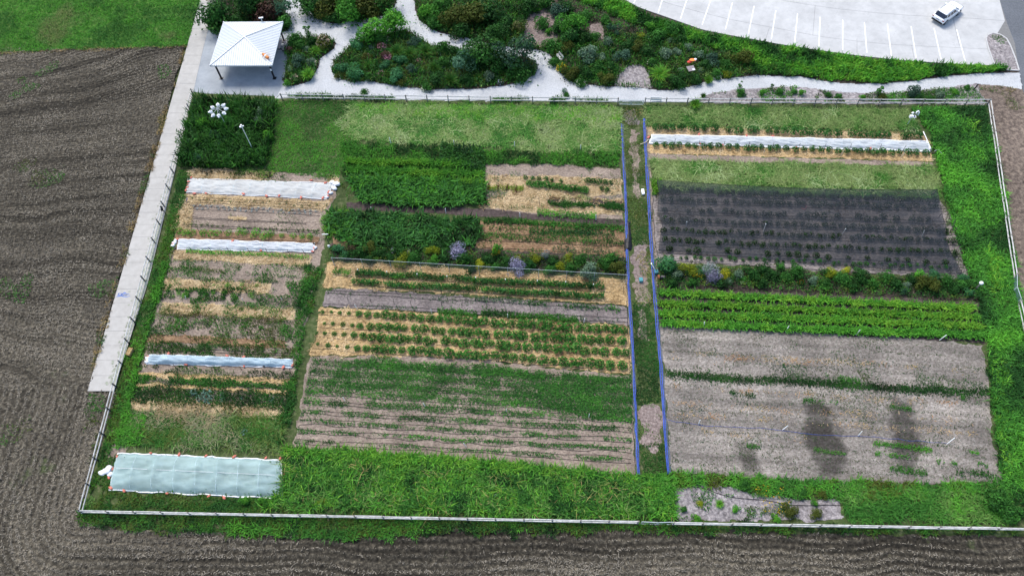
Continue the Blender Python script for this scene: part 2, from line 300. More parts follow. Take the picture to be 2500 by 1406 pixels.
# concrete path made of slabs
pl, pr = [(503, -50), (457, 115), (380, 380), (300, 660), (214, 955)], [(540, -50), (497, 117), (426, 426), (362, 690), (277, 955)]
def along(pts, n):
    P = GP(pts); s = np.r_[0, np.cumsum(np.linalg.norm(np.diff(P, axis=0), axis=1))]; t = np.linspace(0, s[-1], n)
    return np.column_stack([np.interp(t, s, P[:, k]) for k in (0, 1)])
L_, R_ = along(pl, 38), along(pr, 38)
cp = sheet('concrete_path', np.r_[L_, R_[::-1]].tolist(), 'pathjoint', z=.035, world=True)
for i in range(37):
    d = (L_[i + 1] - L_[i]); d = d / np.linalg.norm(d) * .011
    MB().prism([L_[i] + d, R_[i] + d, R_[i + 1] - d, L_[i + 1] - d][::-1] if False else [L_[i] + d, L_[i + 1] - d, R_[i + 1] - d, R_[i] + d], .036, .06 + .004 * (i % 3)).build('slab', MAT['path'], cp)
# blue scribble sprayed on the path
sc = [[(287, 721), (292, 716), (300, 718), (293, 723), (286, 724)], [(289, 719), (298, 724), (312, 719), (304, 716), (296, 721), (310, 723)], [(284, 725), (292, 724), (303, 722), (316, 718)], [(300, 725), (308, 726), (318, 723)], [(295, 720), (305, 714), (308, 716), (300, 722)], [(291, 723), (290, 716)]]
for s_ in sc:
    P = GP(s_); m = MB()
    for a, b in zip(P[:-1], P[1:]):
        m.bar((*a, .072), (*b, .072), .055, .004)
    m.build('blue_scribble', MAT['blue_paint'], cp)
# moss freckles along the fence side of the path
mo = MB(); r_ = random.Random(5)
for i in range(420):
    t = r_.random() ** .8; y = 420 + t * 520; x = np.interp(y, [426, 690, 955], [426, 362, 277]) - abs(r_.gauss(0, 9)) - 2; p = G(x, y)
    k = [(p[0] + r_.uniform(.05, .22) * math.cos(a), p[1] + r_.uniform(.05, .22) * math.sin(a)) for a in np.linspace(0, 6.28, 6)[:-1]]
    mo.prism(k, .07, .074 + .0002 * (i % 20))
tag(mo.build('moss', MAT['moss']), 'grey green moss freckles along the fenced edge of the concrete path', 'moss', kind='stuff')

# ------------------------------------------------------------------ parking lot
EDGE = [(1380, -75), (1480, -24), (1560, 20), (1640, 48), (1717, 75), (1800, 91), (1900, 109), (2004, 125), (2100, 138), (2174, 146), (2260, 153), (2359, 159), (2427, 161)]
RB = [(2330, -330), (2395, -200), (2440, 0), (2459, 60), (2477, 106), (2488, 178)]
lot = sheet('parking_lot', EDGE + [(2455, 162), (2488, 180)] + RB[::-1][1:] + [(1100, -330)], 'joint')
def curve(pts, n): return along(pts, n)
rows_px = [EDGE, [(1420, -120), (1530, -30), (1625, 8), (1727, 36), (1800, 53), (1900, 71), (2004, 91), (2100, 103), (2174, 110), (2250, 114), (2340, 118), (2412, 121)],
           [(1480, -210), (1620, -110), (1730, -58), (1823, -19), (1895, 0), (1980, 14), (2060, 25), (2150, 34), (2260, 42), (2330, 44), (2400, 48), (2453, 52)],
           [(1560, -330), (1700, -220), (1830, -150), (1930, -110), (2000, -95), (2100, -80), (2200, -72), (2300, -66), (2400, -62), (2424, -60)]]
unit = lambda v: np.array(v, float) / np.linalg.norm(v)
C_ = [curve(r, 15) for r in rows_px]; zl = nz()
for a in range(3):
    for i in range(14):
        q = np.array([C_[a][i], C_[a][i + 1], C_[a + 1][i + 1], C_[a + 1][i]]); c = q.mean(0)
        e1, e2 = unit(q[3] - q[0]), unit(q[2] - q[1]); q = q + np.array([e1, e2, -e2, -e1]) * .022 + np.array([unit(q[1] - q[0]), unit(q[0] - q[1]), unit(q[3] - q[2]), unit(q[2] - q[3])]) * .003
        MB().prism(q, zl - .002, zl + .006).build('concrete_panel', MAT['lot'], lot)
zl += .0105
for a, b in [((1735, 2), (1714, 62)), ((1788, 8), (1771, 73)), ((1841, 16), (1827, 84)), ((1894, 27), (1883, 96)), ((1947, 35), (1940, 105)), ((2002, 43), (1999, 115)), ((2057, 50), (2057, 123)), ((2110, 56), (2116, 130)), ((2166, 60), (2176, 138)), ((2224, 66), (2236, 142)), ((2280, 70), (2297, 146)), ((2335, 73), (2356, 150)), ((1681, -12), (1661, 48)), ((1625, -25), (1607, 32)), ((1568, -37), (1546, 12))]:
    MB().bar((*G(*a)[:2], zl), (*G(*b)[:2], zl), .13, .004).build('painted_line', MAT['paint'], lot)
for a, b in [((2092, 97), (2092, 132)), ((2326, 44), (2342, 114)), ((1990, 14), (1984, 88)), ((2225, 112), (2232, 148)), ((1878, 70), (1868, 100))]: MB().bar((*G(*a)[:2], zl - .002), (*G(*b)[:2], zl - .002), .035, .003).build('joint', MAT['joint'], lot)
# kerb and island at the drive
isl = GP([(2426, 158), (2412, 120), (2406, 96), (2410, 88), (2422, 83), (2440, 86), (2456, 96), (2466, 114), (2478, 145), (2487, 174), (2455, 172)])
t = tag(MB().prism(isl, .03, .13).build('traffic_island', MAT['greychip']), kind='structure')
m = MB()
for a, b in zip(isl[:-1], isl[1:]): m.bar((*a, .09), (*b, .09), .18, .16)
m.build('kerb', MAT['kerb'], t)
m = MB(); e = along(EDGE, 60)
for a, b in zip(e[:-1], e[1:]): m.bar((*a, .09), (*b, .09), .16, .16)
tag(m.build('kerb', MAT['kerb']), kind='structure')

# ------------------------------------------------------------------ planting beds on the gravel
_z[0] = .05
B1 = [(500, -160), (690, -160), (697, 35), (710, 62), (700, 77), (600, 82), (530, 80), (508, 60)]
B2 = [(702, 112), (722, 98), (760, 92), (800, 92), (820, 106), (815, 120), (781, 144), (777, 168), (757, 199), (712, 212), (690, 200), (700, 168), (702, 144), (696, 125)]
B3 = [(716, -160), (731, 5), (753, 24), (772, 46), (808, 58), (834, 57), (880, 50), (940, 38), (966, 14), (976, -160)]
B4 = [(850, 117), (880, 97), (940, 84), (985, 76), (1002, 80), (1050, 112), (1100, 122), (1140, 127), (1200, 137), (1290, 142), (1309, 156), (1306, 182), (1280, 199), (1232, 210), (1160, 217), (1088, 219), (1040, 218), (963, 211), (896, 198), (860, 202), (824, 192), (812, 175), (816, 153), (838, 130)]
B5 = [(1006, -160), (1012, 0), (1016, 31), (1023, 50), (1050, 70), (1076, 82), (1112, 89), (1148, 95), (1200, 108), (1260, 118), (1320, 124), (1340, 132), (1352, 152), (1362, 172), (1375, 187), (1392, 200), (1415, 205), (1460, 210), (1500, 212), (1560, 214), (1600, 220), (1640, 222), (1680, 213), (1748, 194), (1812, 189), (1844, 184), (1956, 189), (2020, 200), (2084, 205), (2164, 205), (2244, 197), (2308, 187), (2404, 179), (2484, 178), (2487, 172), (2440, 164)] + EDGE[::-1] + [(1380, -160)]
STRIP = [(1690, 246), (1742, 229), (1796, 221), (1847, 218), (1924, 213), (1975, 216), (2020, 224), (2084, 229), (2180, 229), (2260, 222), (2340, 211), (2382, 206), (2400, 245), (2404, 256), (1700, 252)]
for b, m_ in ((B1, 'mulch'), (B2, 'mulch'), (B3, 'mulch'), (B4, 'mulch'), (B5, 'mulch')):
    patch('planting_bed', b, m_, .3, .12)
RED = ([(1270, 110), (1290, 20), (1340, 0), (1380, 60), (1360, 110), (1320, 118)], [(1430, 105), (1440, 60), (1475, 60), (1478, 110)])
CHIP = [(1500, 211), (1508, 185), (1530, 163), (1562, 158), (1580, 170), (1592, 200), (1592, 217)]
for p in RED: patch('bark_mulch', p, 'mulch_r', .3, .3)
patch('wood_chip_patch', [(1500, 211), (1508, 185), (1530, 163), (1562, 158), (1580, 170), (1592, 200), (1592, 217)], 'greychip', .25, .15)
patch('wood_chip_strip', STRIP, 'greychip', .3, .15)

# ------------------------------------------------------------------ garden beds (soils, straw) as seen from above
def xl(y): return float(np.interp(y, [412, 430, 520, 580, 640, 720, 790, 850, 910, 980, 1090], [470, 458, 440, 428, 414, 393, 374, 360, 342, 322, 302]))
def xr(y): return float(np.interp(y, [412, 440, 500, 560, 610, 640, 720, 800, 860, 920, 1000, 1090], [828, 826, 792, 790, 774, 764, 738, 716, 714, 724, 694, 690]))
def lstrip(y0, y1, u0=0.0, u1=1.0):
    P = lambda u, y: (xl(y) + u * (xr(y) - xl(y)), y + .05 * u * (xr(y) - xl(y)))
    return [P(u0, y0), P((u0 + u1) / 2, y0), P(u1, y0), P(u1, y1), P((u0 + u1) / 2, y1), P(u0, y1)]
_z[0] = .03
STRAWS = []
def bed(name, pts, mat, edge=.28, cell=.2):
    if 'straw' in mat: STRAWS.append(pts)
    return patch(name, pts, mat, cell, edge)
bed('garden_bed', lstrip(410, 1000), 'tan', .3, .3)
for y0, y1, mt, u0, u1 in ((411, 434, 'straw_p', 0, .55), (411, 434, 'tan', .5, .93), (411, 430, 'straw_p', .93, 1), (474, 498, 'straw_p', -.02, 1), (512, 562, 'tan', .05, 1), (500, 565, 'straw_p', -.04, .09),
                           (560, 584, 'brown', .0, .98), (608, 633, 'straw_p', .02, .97), (640, 660, 'tan', .5, .98), (680, 706, 'straw_p', -.01, .75), (738, 764, 'straw_p', .03, .97), (774, 818, 'tan', .05, .97),
                           (816, 834, 'brown', .0, .95), (894, 906, 'tan', .3, 1), (908, 921, 'straw', -.02, 1.0), (935, 943, 'straw', -.03, 1.0), (975, 1004, 'straw_p', 0, .98), (524, 529, 'straw_p', .34, .46)):
    bed('straw_mulch' if 'straw' in mt else 'garden_bed', lstrip(y0, y1, u0, u1), mt, .25)
# middle plot, upper right beds
_z[0] = .03
bed('garden_bed', [(1186, 402), (1350, 402), (1514, 412), (1520, 545), (1300, 530), (1175, 512), (1186, 470)], 'tan', .25)
bed('straw_mulch', [(1190, 430), (1350, 430), (1516, 440), (1519, 478), (1340, 484), (1240, 470), (1188, 462)], 'straw_p', .3)
bed('straw_mulch', [(1178, 488), (1240, 470), (1340, 478), (1519, 490), (1520, 528), (1400, 522), (1300, 520), (1172, 508)], 'straw_p', .3)
bed('garden_bed', [(1338, 482), (1420, 483), (1518, 492), (1519, 508), (1345, 500)], 'dark', .15)
bed('garden_bed', [(845, 494), (1000, 500), (1180, 510), (1300, 521), (1420, 531), (1522, 538), (1524, 552), (1300, 536), (1180, 528), (1000, 518), (850, 512)], 'dark', .2)
bed('garden_bed', [(800, 535), (1000, 540), (1170, 545), (1160, 615), (1000, 620), (815, 600)], 'brown', .3, .3)
bed('garden_bed', [(1165, 538), (1350, 545), (1524, 556), (1529, 632), (1350, 622), (1155, 606)], 'brown', .3)
bed('garden_bed', [(805, 598), (1000, 610), (1160, 606), (1350, 620), (1528, 630), (1531, 672), (1250, 655), (1000, 640), (808, 634)], 'mulch', .3)
bed('straw_mulch', [(800, 640), (950, 646), (1250, 664), (1532, 682), (1534, 745), (1350, 732), (1100, 716), (880, 705), (790, 702)], 'straw', .25)
bed('garden_bed', [(795, 708), (880, 706), (980, 714), (1100, 722), (1350, 738), (1533, 748), (1535, 795), (1300, 775), (1000, 758), (788, 748)], 'grey', .25)
bed('straw_mulch', [(784, 752), (900, 756), (1100, 770), (1300, 782), (1534, 797), (1538, 914), (1350, 897), (1150, 874), (950, 870), (755, 866), (770, 830), (778, 785)], 'straw', .3)
bed('garden_bed', [(755, 868), (960, 872), (1150, 878), (1350, 900), (1540, 918), (1552, 1160), (1250, 1140), (900, 1108), (712, 1092), (735, 990)], 'tan', .3)
# centre walk
_z[0] = .03
bed('bare_soil', [(1524, 268), (1550, 268), (1556, 300), (1528, 305)], 'grey', .6)
bed('bare_soil', [(1532, 310), (1556, 315), (1560, 400), (1562, 480), (1545, 470), (1540, 380)], 'tan', .7)
bed('bare_soil', [(1555, 760), (1572, 760), (1578, 830), (1560, 820)], 'tan', .6)
bed('bare_soil', [(1546, 598), (1578, 596), (1588, 650), (1585, 690), (1546, 690), (1540, 640)], 'mulch_r', .7)
bed('bare_soil', [(1548, 690), (1584, 690), (1580, 738), (1560, 745)], 'tan', .7)
bed('wood_chips', [(1566, 985), (1600, 975), (1615, 1030), (1616, 1085), (1590, 1100), (1566, 1080), (1560, 1030)], 'mulch_r', .6)
bed('dirt_strip', [(1575, 290), (1580, 296), (1597, 560), (1606, 700), (1592, 700), (1583, 560)], 'tan', .12)
# right plots
_z[0] = .03
bed('straw_mulch', [(1575, 312), (1700, 312), (1900, 318), (2100, 322), (2255, 332), (2272, 350), (1900, 340), (1578, 330)], 'straw_p', .22)
bed('straw_mulch', [(1578, 352), (1900, 364), (2275, 372), (2276, 394), (1900, 384), (1700, 378), (1580, 374)], 'straw', .22)
bed('garden_bed', [(1580, 376), (1700, 380), (1900, 386), (2277, 396), (2280, 406), (1900, 398), (1584, 392)], 'tan', .2)
bed('garden_bed', [(1592, 470), (1900, 480), (2295, 490), (2330, 540), (2362, 680), (2100, 668), (1800, 648), (1602, 640), (1598, 560)], 'under', .25)
bed('garden_bed', [(1604, 650), (1800, 655), (2365, 690), (2390, 735), (2100, 720), (1606, 705)], 'mulch', .3)
bed('garden_bed', [(1604, 705), (2100, 722), (2395, 740), (2400, 838), (2000, 818), (1612, 800)], 'dark', .3)
bed('garden_bed', [(1612, 796), (1800, 802), (2000, 815), (2200, 826), (2398, 842), (2412, 950), (2420, 1060), (2446, 1180), (2200, 1180), (1900, 1168), (1637, 1150), (1622, 950)], 'pale', .35)
pale = bpy.data.objects[[o.name for o in COL.objects if o.name.startswith('garden_bed')][-1]]
nv = len(pale.data.vertices); cv = np.empty(nv * 3, np.float32); pale.data.vertices.foreach_get('co', cv); cv = cv.reshape(-1, 3)
wetf = np.zeros(nv)
for pg, k in (([(1955, 985), (2000, 975), (2022, 1000), (2040, 1040), (2062, 1080), (2060, 1130), (2040, 1165), (2005, 1168), (1978, 1120), (1955, 1080), (1962, 1030)], 1.0), ([(2172, 975), (2215, 970), (2236, 1010), (2250, 1060), (2246, 1110), (2228, 1150), (2202, 1150), (2182, 1100), (2170, 1040)], 1.0), ([(1790, 1075), (1848, 1080), (1852, 1145), (1815, 1160)], .95), ([(1790, 830), (1850, 830), (1880, 880), (1800, 890)], .3), ([(1930, 835), (2000, 830), (2020, 900), (1950, 900)], .3), ([(2060, 840), (2140, 850), (2160, 910), (2080, 900)], .35), ([(1620, 800), (1700, 805), (1690, 1140), (1640, 1140)], .12), ([(2300, 850), (2400, 860), (2440, 1160), (2380, 1160)], .15)):
    d = -sdf(cv[:, :2], GP(pg)); wetf = np.maximum(wetf, k * np.clip((d + .4) / .9 + (fbm(cv[:, 0], cv[:, 1], 1.3, 61, 3) - .5) * 1.7, 0, 1))
wetf = np.clip(wetf + .35 * np.clip(fbm(cv[:, 0] * .35, cv[:, 1], .5, 19, 3) - .52, 0, 1), 0, 1)
rowc = cv[:, 1] + .155 * cv[:, 0]; rowband = np.clip(.6 * (fbm(cv[:, 0] * .10, rowc, .9, 29, 2) - .5) + .55 * (vn(cv[:, 0] * .12, rowc * 2.3, 41) - .5), -.35, .35)
wetf = wetf * (.76 + .24 * np.clip(vn(rowc * 0 + 3.3, rowc * .75, 52) * 2.2 - .4, 0, 1))
wc = np.ones((nv, 4), np.float32); wc[:, :3] = ((1 - .72 * wetf) * (.84 + .8 * rowband))[:, None]
at_ = pale.data.attributes.new('col', 'FLOAT_COLOR', 'POINT'); at_.data.foreach_set('color', wc.ravel())
bed('wood_chip_patch', [(1638, 1195), (1700, 1180), (1790, 1188), (1850, 1210), (1960, 1215), (2050, 1225), (2052, 1262), (1980, 1270), (1650, 1268)], 'greychip', .35)
bed('bare_soil', [(300, 1050), (330, 1060), (290, 1130), (262, 1150), (268, 1110)], 'tan', .4)

# ------------------------------------------------------------------ plants: blades, leaves, crowns
DK, MD, GR, BR, YL = (.020, .074, .016), (.040, .145, .023), (.060, .215, .028), (.095, .32, .030), (.165, .35, .035)
PA, PB, BG, OL, ST = (.24, .32, .11), (.13, .24, .06), (.05, .11, .065), (.075, .095, .016), (.40, .29, .13)
DB, BN = (.013, .036, .010), (.10, .065, .035)
def pal_mix(pal, t, jit=.22, rng=RNG):
    pal = np.array(pal); k = len(pal) - 1; t = np.clip(t, 0, .9999) * k; i = t.astype(int); f = (t - i)[:, None]
    c = pal[i] * (1 - f) + pal[np.minimum(i + 1, k)] * f
    return c * rng.uniform(1 - jit, 1 + jit, (len(c), 1))
def blade_arrays(p, h, w, lean, col, rng=RNG, az=None):
    n = len(p); a = rng.uniform(0, 6.283, n) if az is None else az; s = np.stack([np.cos(a), np.sin(a), 0 * a], 1)
    b = a + rng.uniform(-.9, .9, n) + 1.57; l = np.stack([np.cos(b), np.sin(b), 0 * b], 1) * (lean * h)[:, None]
    up = np.zeros((n, 3)); up[:, 2] = h; W2 = s * (w / 2)[:, None]
    V = np.stack([p - W2 * .7, p + W2 * .7, p + up * .6 + l * .35 - W2, p + up * .6 + l * .35 + W2, p + up * (1 - .28 * np.minimum(lean, 2.2))[:, None] + l], 1).reshape(-1, 3)
    o = np.arange(n)[:, None] * 5
    F = (np.array([[0, 1, 3], [0, 3, 2], [2, 3, 4]])[None] + o[:, :, None]).reshape(-1, 3)
    return V, F, np.repeat(col, 5, 0)
def leaf_arrays(p, L, wd, nrm, col, rng=RNG, droop=0.0):
    n = len(p); r = rng.normal(size=(n, 3)); t = r - (r * nrm).sum(1)[:, None] * nrm; t /= np.linalg.norm(t, axis=1)[:, None] + 1e-9
    b = np.cross(nrm, t); L = (L * np.ones(n))[:, None]; wd = (wd * np.ones(n))[:, None]
    V = np.stack([p - t * L * .5, p + b * wd * .5 + nrm * L * .07, p + t * L * .5 - nrm * L * droop, p - b * wd * .5 + nrm * L * .07], 1).reshape(-1, 3)
    F = np.array([[0, 1, 2], [0, 2, 3]])[None] + np.arange(n)[:, None, None] * 4
    return V, F.reshape(-1, 3), np.repeat(col, 4, 0)
def up_normals(n, spread, rng=RNG):
    v = rng.normal(size=(n, 3)) * spread; v[:, 2] += 1; return v / np.linalg.norm(v, axis=1)[:, None]
def scatter(poly, dens, rng=RNG, edge=.5, seed=0):
    lo, hi = poly.min(0) - edge, poly.max(0) + edge; n = int((hi - lo).prod() * dens)
    P = rng.uniform(lo, hi, (n, 2)); d = sdf(P, poly) + (fbm(P[:, 0], P[:, 1], .8, seed, 2) - .5) * 2.2 * edge
    return P[d < 0]
_sd = [100]
def make_veg(P, style, h, w, pal, ns=.35, jit=.22, lean=.5, zb=.06, hn=None, flow=None, bias=0.0, cs=1.0):
    """P: ground points. style 'blade' or 'leaf'; h, w: (low, high) in metres; ns: scale of the colour patches"""
    _sd[0] += 7; n = len(P); x, y = P[:, 0], P[:, 1]
    t = (fbm(x, y, ns, _sd[0], 3) - .5) * 2.0 * cs + .5 + RNG.normal(0, .13, n) + bias; col = pal_mix(pal, t, jit)
    hs = RNG.uniform(*h, n) * (.6 + .8 * fbm(x, y, ns * 1.7, _sd[0] + 3, 2)) if hn is None else RNG.uniform(*h, n) * hn
    ws = RNG.uniform(*w, n)
    if style == 'blade':
        p = np.column_stack([P, np.full(n, zb)]); az = None
        if flow is not None: az = flow(x, y) + RNG.normal(0, .5, n)
        return blade_arrays(p, hs, ws, np.abs(RNG.normal(lean, lean * .45, n)), col, az=az)
    p = np.column_stack([P, zb + hs * (1 - RNG.uniform(0, 1, n) ** 2 * .75)])
    return leaf_arrays(p, ws, ws * .62, up_normals(n, lean), col, droop=.15)
def join(parts):
    V = []; F = []; C = []; n = 0
    for v, f, c in parts: V.append(v); F.append(f + n); C.append(c); n += len(v)
    return np.concatenate(V), np.concatenate(F), np.concatenate(C)
def stuff(name, label, cat, parts):
    V, F, C = join(parts); return tag(ob(name, mesh_np(name, V, F, LEAF, C)), label, cat, kind='stuff')
def area(pts, dens, thr=None, ms=.5, edge=.4, seed=None, holes=()):
    _sd[0] += 3; P = scatter(GP(pts), dens, edge=edge, seed=_sd[0])
    for hp in holes: P = P[sdf(P, GP(hp)) > -.25]
    if thr is not None:
        P = P[fbm(P[:, 0], P[:, 1], ms, _sd[0] + 50, 3) > thr]
    return P
def rowpts(px0, px1, width, dens, thr=None, ms=.6, u=(0, 1), wob=.15):
    """points along a planted row drawn between two pixels"""
    _sd[0] += 3; a, b = G(*px0)[:2], G(*px1)[:2]; L = np.linalg.norm(b - a); d = (b - a) / L; q = np.array([-d[1], d[0]])
    n = int(L * (u[1] - u[0]) * width * dens); t = RNG.uniform(u[0], u[1], n) * L
    o = RNG.normal(0, width * .32, n) + wob * (vn(t * .4, t * 0, _sd[0]) - .5) * 2
    P = a + t[:, None] * d + o[:, None] * q
    if thr is not None: P = P[fbm(t, t * 0 + _sd[0], ms, _sd[0], 3) + .1 * RNG.normal(size=n) > thr]
    return P

V_ = make_veg
# meadow and grass outside the fence
stuff('meadow_grass', 'mown green meadow grass beside the plowed field at the top corner', 'grass',
      [V_(area([(-30, -30), (496, -30), (491, 0), (457, 113), (300, 118), (0, 128), (-30, 130)], 60), 'blade', (.12, .3), (.06, .14), [MD, GR, BR, GR, PB, (.17, .21, .07)], ns=.22, lean=.9, cs=1.2),
       V_(area([(250, 117), (450, 110), (458, 118), (300, 124), (0, 134), (0, 127)], 40), 'blade', (.1, .25), (.04, .1), [BN, ST, PB], lean=1)])
def field_pts(dens, seed):
    P = scatter(GP([(-40, 120), (300, 119), (450, 114), (330, 545), (214, 957), (287, 957), (188, 1264), (300, 1296), (560, 1302), (900, 1306), (1100, 1290), (1700, 1298), (2560, 1310), (2560, 1440), (-60, 1440)]), dens, edge=.2, seed=seed); x, y = P[:, 0], P[:, 1]; ph, al = furrow(x, y, True); return P[(.55 * fbm(x, y, .2, seed, 3) + .36 * np.sin(ph) + .75 * (vn(ph / 13, al * .05, 3) - .5) + .45 * (vn(ph / 4, al * .1, 8) - .5) + RNG.normal(0, .1, len(P))) > .30]
stuff('crop_residue', 'pale dry crop residue littering the plowed field', 'residue', [V_(field_pts(46, 5), 'blade', (.05, .15), (.06, .11), [(.14, .125, .10), (.22, .198, .16), (.33, .295, .235), (.17, .152, .122)], ns=.3, lean=1.8, zb=.06)])
stuff('field_weeds', 'scattered low green weeds growing through the plowed field', 'weeds',
      [V_(area([(0, 130), (440, 118), (380, 330), (280, 720), (200, 940), (150, 1250), (0, 1400)], 26, .665, .16), 'leaf', (.05, .18), (.1, .25), [OL, MD, GR], lean=.5),
       V_(area([(445, 118), (458, 116), (218, 955), (205, 955), (380, 330)], 60, .45, .5), 'blade', (.12, .3), (.05, .1), [OL, ST, BN, MD], lean=1),
       V_(area([(215, 965), (262, 965), (250, 1080), (215, 1180), (200, 1100)], 40, .5, .5), 'blade', (.1, .3), (.05, .1), [OL, MD, GR], lean=.8),
       V_(area([(0, 1010), (60, 980), (90, 1080), (0, 1100)], 20, .55, .4), 'leaf', (.05, .18), (.1, .22), [OL, MD], lean=.5)])
stuff('verge_grass', 'tall bright green grass on the bank below the parking lot', 'grass',
      [V_(area([(1400, -55), (1490, -12), (1560, 30), (1640, 56), (1717, 82), (1800, 98), (1900, 116), (2004, 132), (2100, 145), (2174, 152), (2260, 159), (2359, 164), (2425, 166), (2480, 174), (2404, 178), (2308, 186), (2244, 196), (2164, 203), (2084, 203), (2020, 198), (1956, 187), (1860, 184), (1820, 150), (1740, 120), (1640, 95), (1540, 60), (1420, 10), (1330, -40)], 75), 'blade', (.4, 1.0), (.08, .16), [DK, MD, GR, BR, YL, BR], ns=.45, lean=.5, cs=1.3, jit=.35)])
stuff('bed_groundcover', 'low dark green ground cover filling the planting beds', 'ground cover',
      [V_(area(b, 60), 'leaf', (.15, .8), (.14, .3), [DB, DK, DK, MD, BG, OL], ns=.9, lean=.9, jit=.35, cs=1.4) for b in (B1, B2, B3, B4)] +
      [V_(area([p for p in B5[:28]] + [(1820, 150), (1740, 120), (1640, 95), (1540, 60), (1420, 10), (1380, -60), (1006, -60)], 55, .36, .35, holes=(CHIP,) + RED), 'leaf', (.15, .8), (.14, .3), [DB, DK, DK, MD, OL, BG, GR], ns=.8, lean=.9, jit=.35, cs=1.4)] +
      [V_(area(b, 26, holes=(CHIP,) + RED), 'blade', (.4, 1.1), (.07, .14), [DK, MD, GR, OL, PB], ns=.9, lean=.5, jit=.35) for b in (B2, B4, B5[:28] + [(1820, 150), (1640, 95), (1420, 80)])])
stuff('strip_weeds', 'patchy low weeds on the chipped strip between path and fence', 'weeds',
      [V_(area(STRIP, 60, .5, .45), 'leaf', (.08, .35), (.12, .28), [MD, OL, GR, BR], ns=.5, lean=.7),
       V_(area([(2150, 232), (2260, 224), (2345, 214), (2385, 210), (2400, 250), (2150, 250)], 70), 'blade', (.15, .4), (.05, .11), [MD, GR, BR], lean=.8),
       V_(area([(700, 232), (960, 238), (965, 246), (700, 241)], 120), 'blade', (.2, .6), (.05, .1), [DK, MD, GR], lean=.7),
       V_(area([(1180, 246), (1250, 238), (1420, 240), (1500, 250), (1180, 254)], 90, .42, .6), 'blade', (.2, .6), (.05, .1), [DK, MD, GR], lean=.7)])
stuff('dry_grass', 'sparse dry and green grass on the tan field by the drive', 'grass',
      [V_(area([(2385, 212), (2446, 212), (2500, 225), (2500, 270), (2420, 262)], 40, .5, .6), 'blade', (.08, .2), (.04, .09), [ST, OL, PB], lean=1.2),
       V_(area([(2414, 86), (2440, 88), (2468, 118), (2462, 130), (2440, 112)], 90, .5, .8), 'blade', (.1, .25), (.05, .09), [MD, GR, OL], lean=.8)])
# inside the fence
LAWN = [(676, 242), (1000, 252), (1516, 258), (1516, 405), (1185, 405), (1184, 500), (850, 492), (835, 440), (650, 412), (668, 330)]
stuff('lawn_grass', 'short mown lawn beside the tall prairie block', 'grass',
      [V_(area([(672, 244), (900, 254), (880, 350), (835, 400), (830, 440), (650, 414), (668, 330)], 110), 'blade', (.08, .2), (.05, .1), [MD, GR, BR, GR], ns=.3, lean=.9),
       V_(area([(476, 412), (650, 408), (835, 436), (850, 480), (850, 520), (800, 520), (835, 470), (820, 430), (640, 420)], 60, .45), 'blade', (.1, .25), (.05, .1), [MD, GR, OL], lean=.9)])
stuff('pale_hay_grass', 'pale lodged grass lying flat below the top fence', 'grass',
      [V_(area([(862, 258), (1000, 256), (1514, 262), (1517, 372), (1300, 372), (1180, 362), (1080, 352), (860, 345), (820, 300)], 85, edge=.8), 'blade', (.15, .4), (.05, .10), [MD, GR, PB, PA, (.27, .33, .16), PB], ns=.35, lean=2.0),
       V_(area([(870, 256), (1514, 262), (1515, 300), (1200, 295), (880, 280)], 50), 'blade', (.2, .45), (.05, .1), [GR, BR, YL, PB], ns=.5, lean=1.2)])
stuff('hay_strands', 'long bleached strands of hay tangled over the pale plots', 'hay', [V_(area(pg, 30, .44, .45, edge=.8), 'blade', (.2, .4), (.05, .09), [PB, PA, (.32, .41, .19)], ns=.5, lean=2.8) for pg in ([(862, 262), (1514, 266), (1516, 366), (1180, 356), (860, 340)], [(1578, 264), (2215, 276), (2250, 318), (1578, 308)], [(1590, 394), (2288, 410), (2292, 480), (1595, 458)])])
stuff('upper_plot_grass', 'pale tangled grass in the plots beside the white row cover', 'grass',
      [V_(area([(1578, 262), (1800, 262), (2100, 266), (2215, 272), (2250, 318), (2100, 318), (1800, 312), (1578, 308)], 90), 'blade', (.15, .4), (.05, .10), [MD, GR, PB, PA, PB], ns=.35, lean=1.8),
       V_(area([(1588, 392), (1800, 396), (2285, 408), (2295, 468), (2050, 455), (1800, 450), (1595, 442)], 90), 'blade', (.15, .38), (.05, .10), [GR, PB, PA, PA, PB], ns=.35, lean=1.9),
       V_(area([(1590, 440), (1800, 450), (2050, 458), (2295, 468), (2295, 488), (1900, 478), (1600, 468)], 60), 'blade', (.15, .35), (.05, .1), [MD, PB, GR], lean=1.5)])
stuff('millet_block', 'tall bright green millet standing left of the straw beds', 'cover crop',
      [V_(area([(838, 352), (1080, 356), (1180, 366), (1513, 376), (1514, 412), (1350, 403), (1186, 402), (1180, 440), (1000, 432), (840, 430)], 85, edge=.5), 'blade', (.2, .55), (.06, .12), [DK, MD, GR, BR, GR], ns=.5, lean=.8, cs=1.4, jit=.35),
       V_(area([(1080, 352), (1180, 362), (1186, 430), (1150, 420), (1075, 400)], 55), 'leaf', (.3, .8), (.2, .38), [(.02, .06, .022), MD, (.04, .11, .035)], lean=.8)] +
      [V_(rowpts(a, b, .55, 150), 'blade', (.6, .95), (.07, .14), [GR, BR, YL, BR], ns=.5, lean=.6, hn=1) for a, b in (((845, 398), (1150, 408)), ((850, 420), (1180, 432)), ((860, 440), (1184, 452)))] +
      [V_(area([(850, 440), (1184, 452), (1188, 500), (1100, 506), (980, 502), (880, 494)], 48), 'blade', (.7, 1.1), (.13, .25), [DK, MD, GR, (.05, .17, .04), BR], ns=.9, lean=.8, jit=.4)])
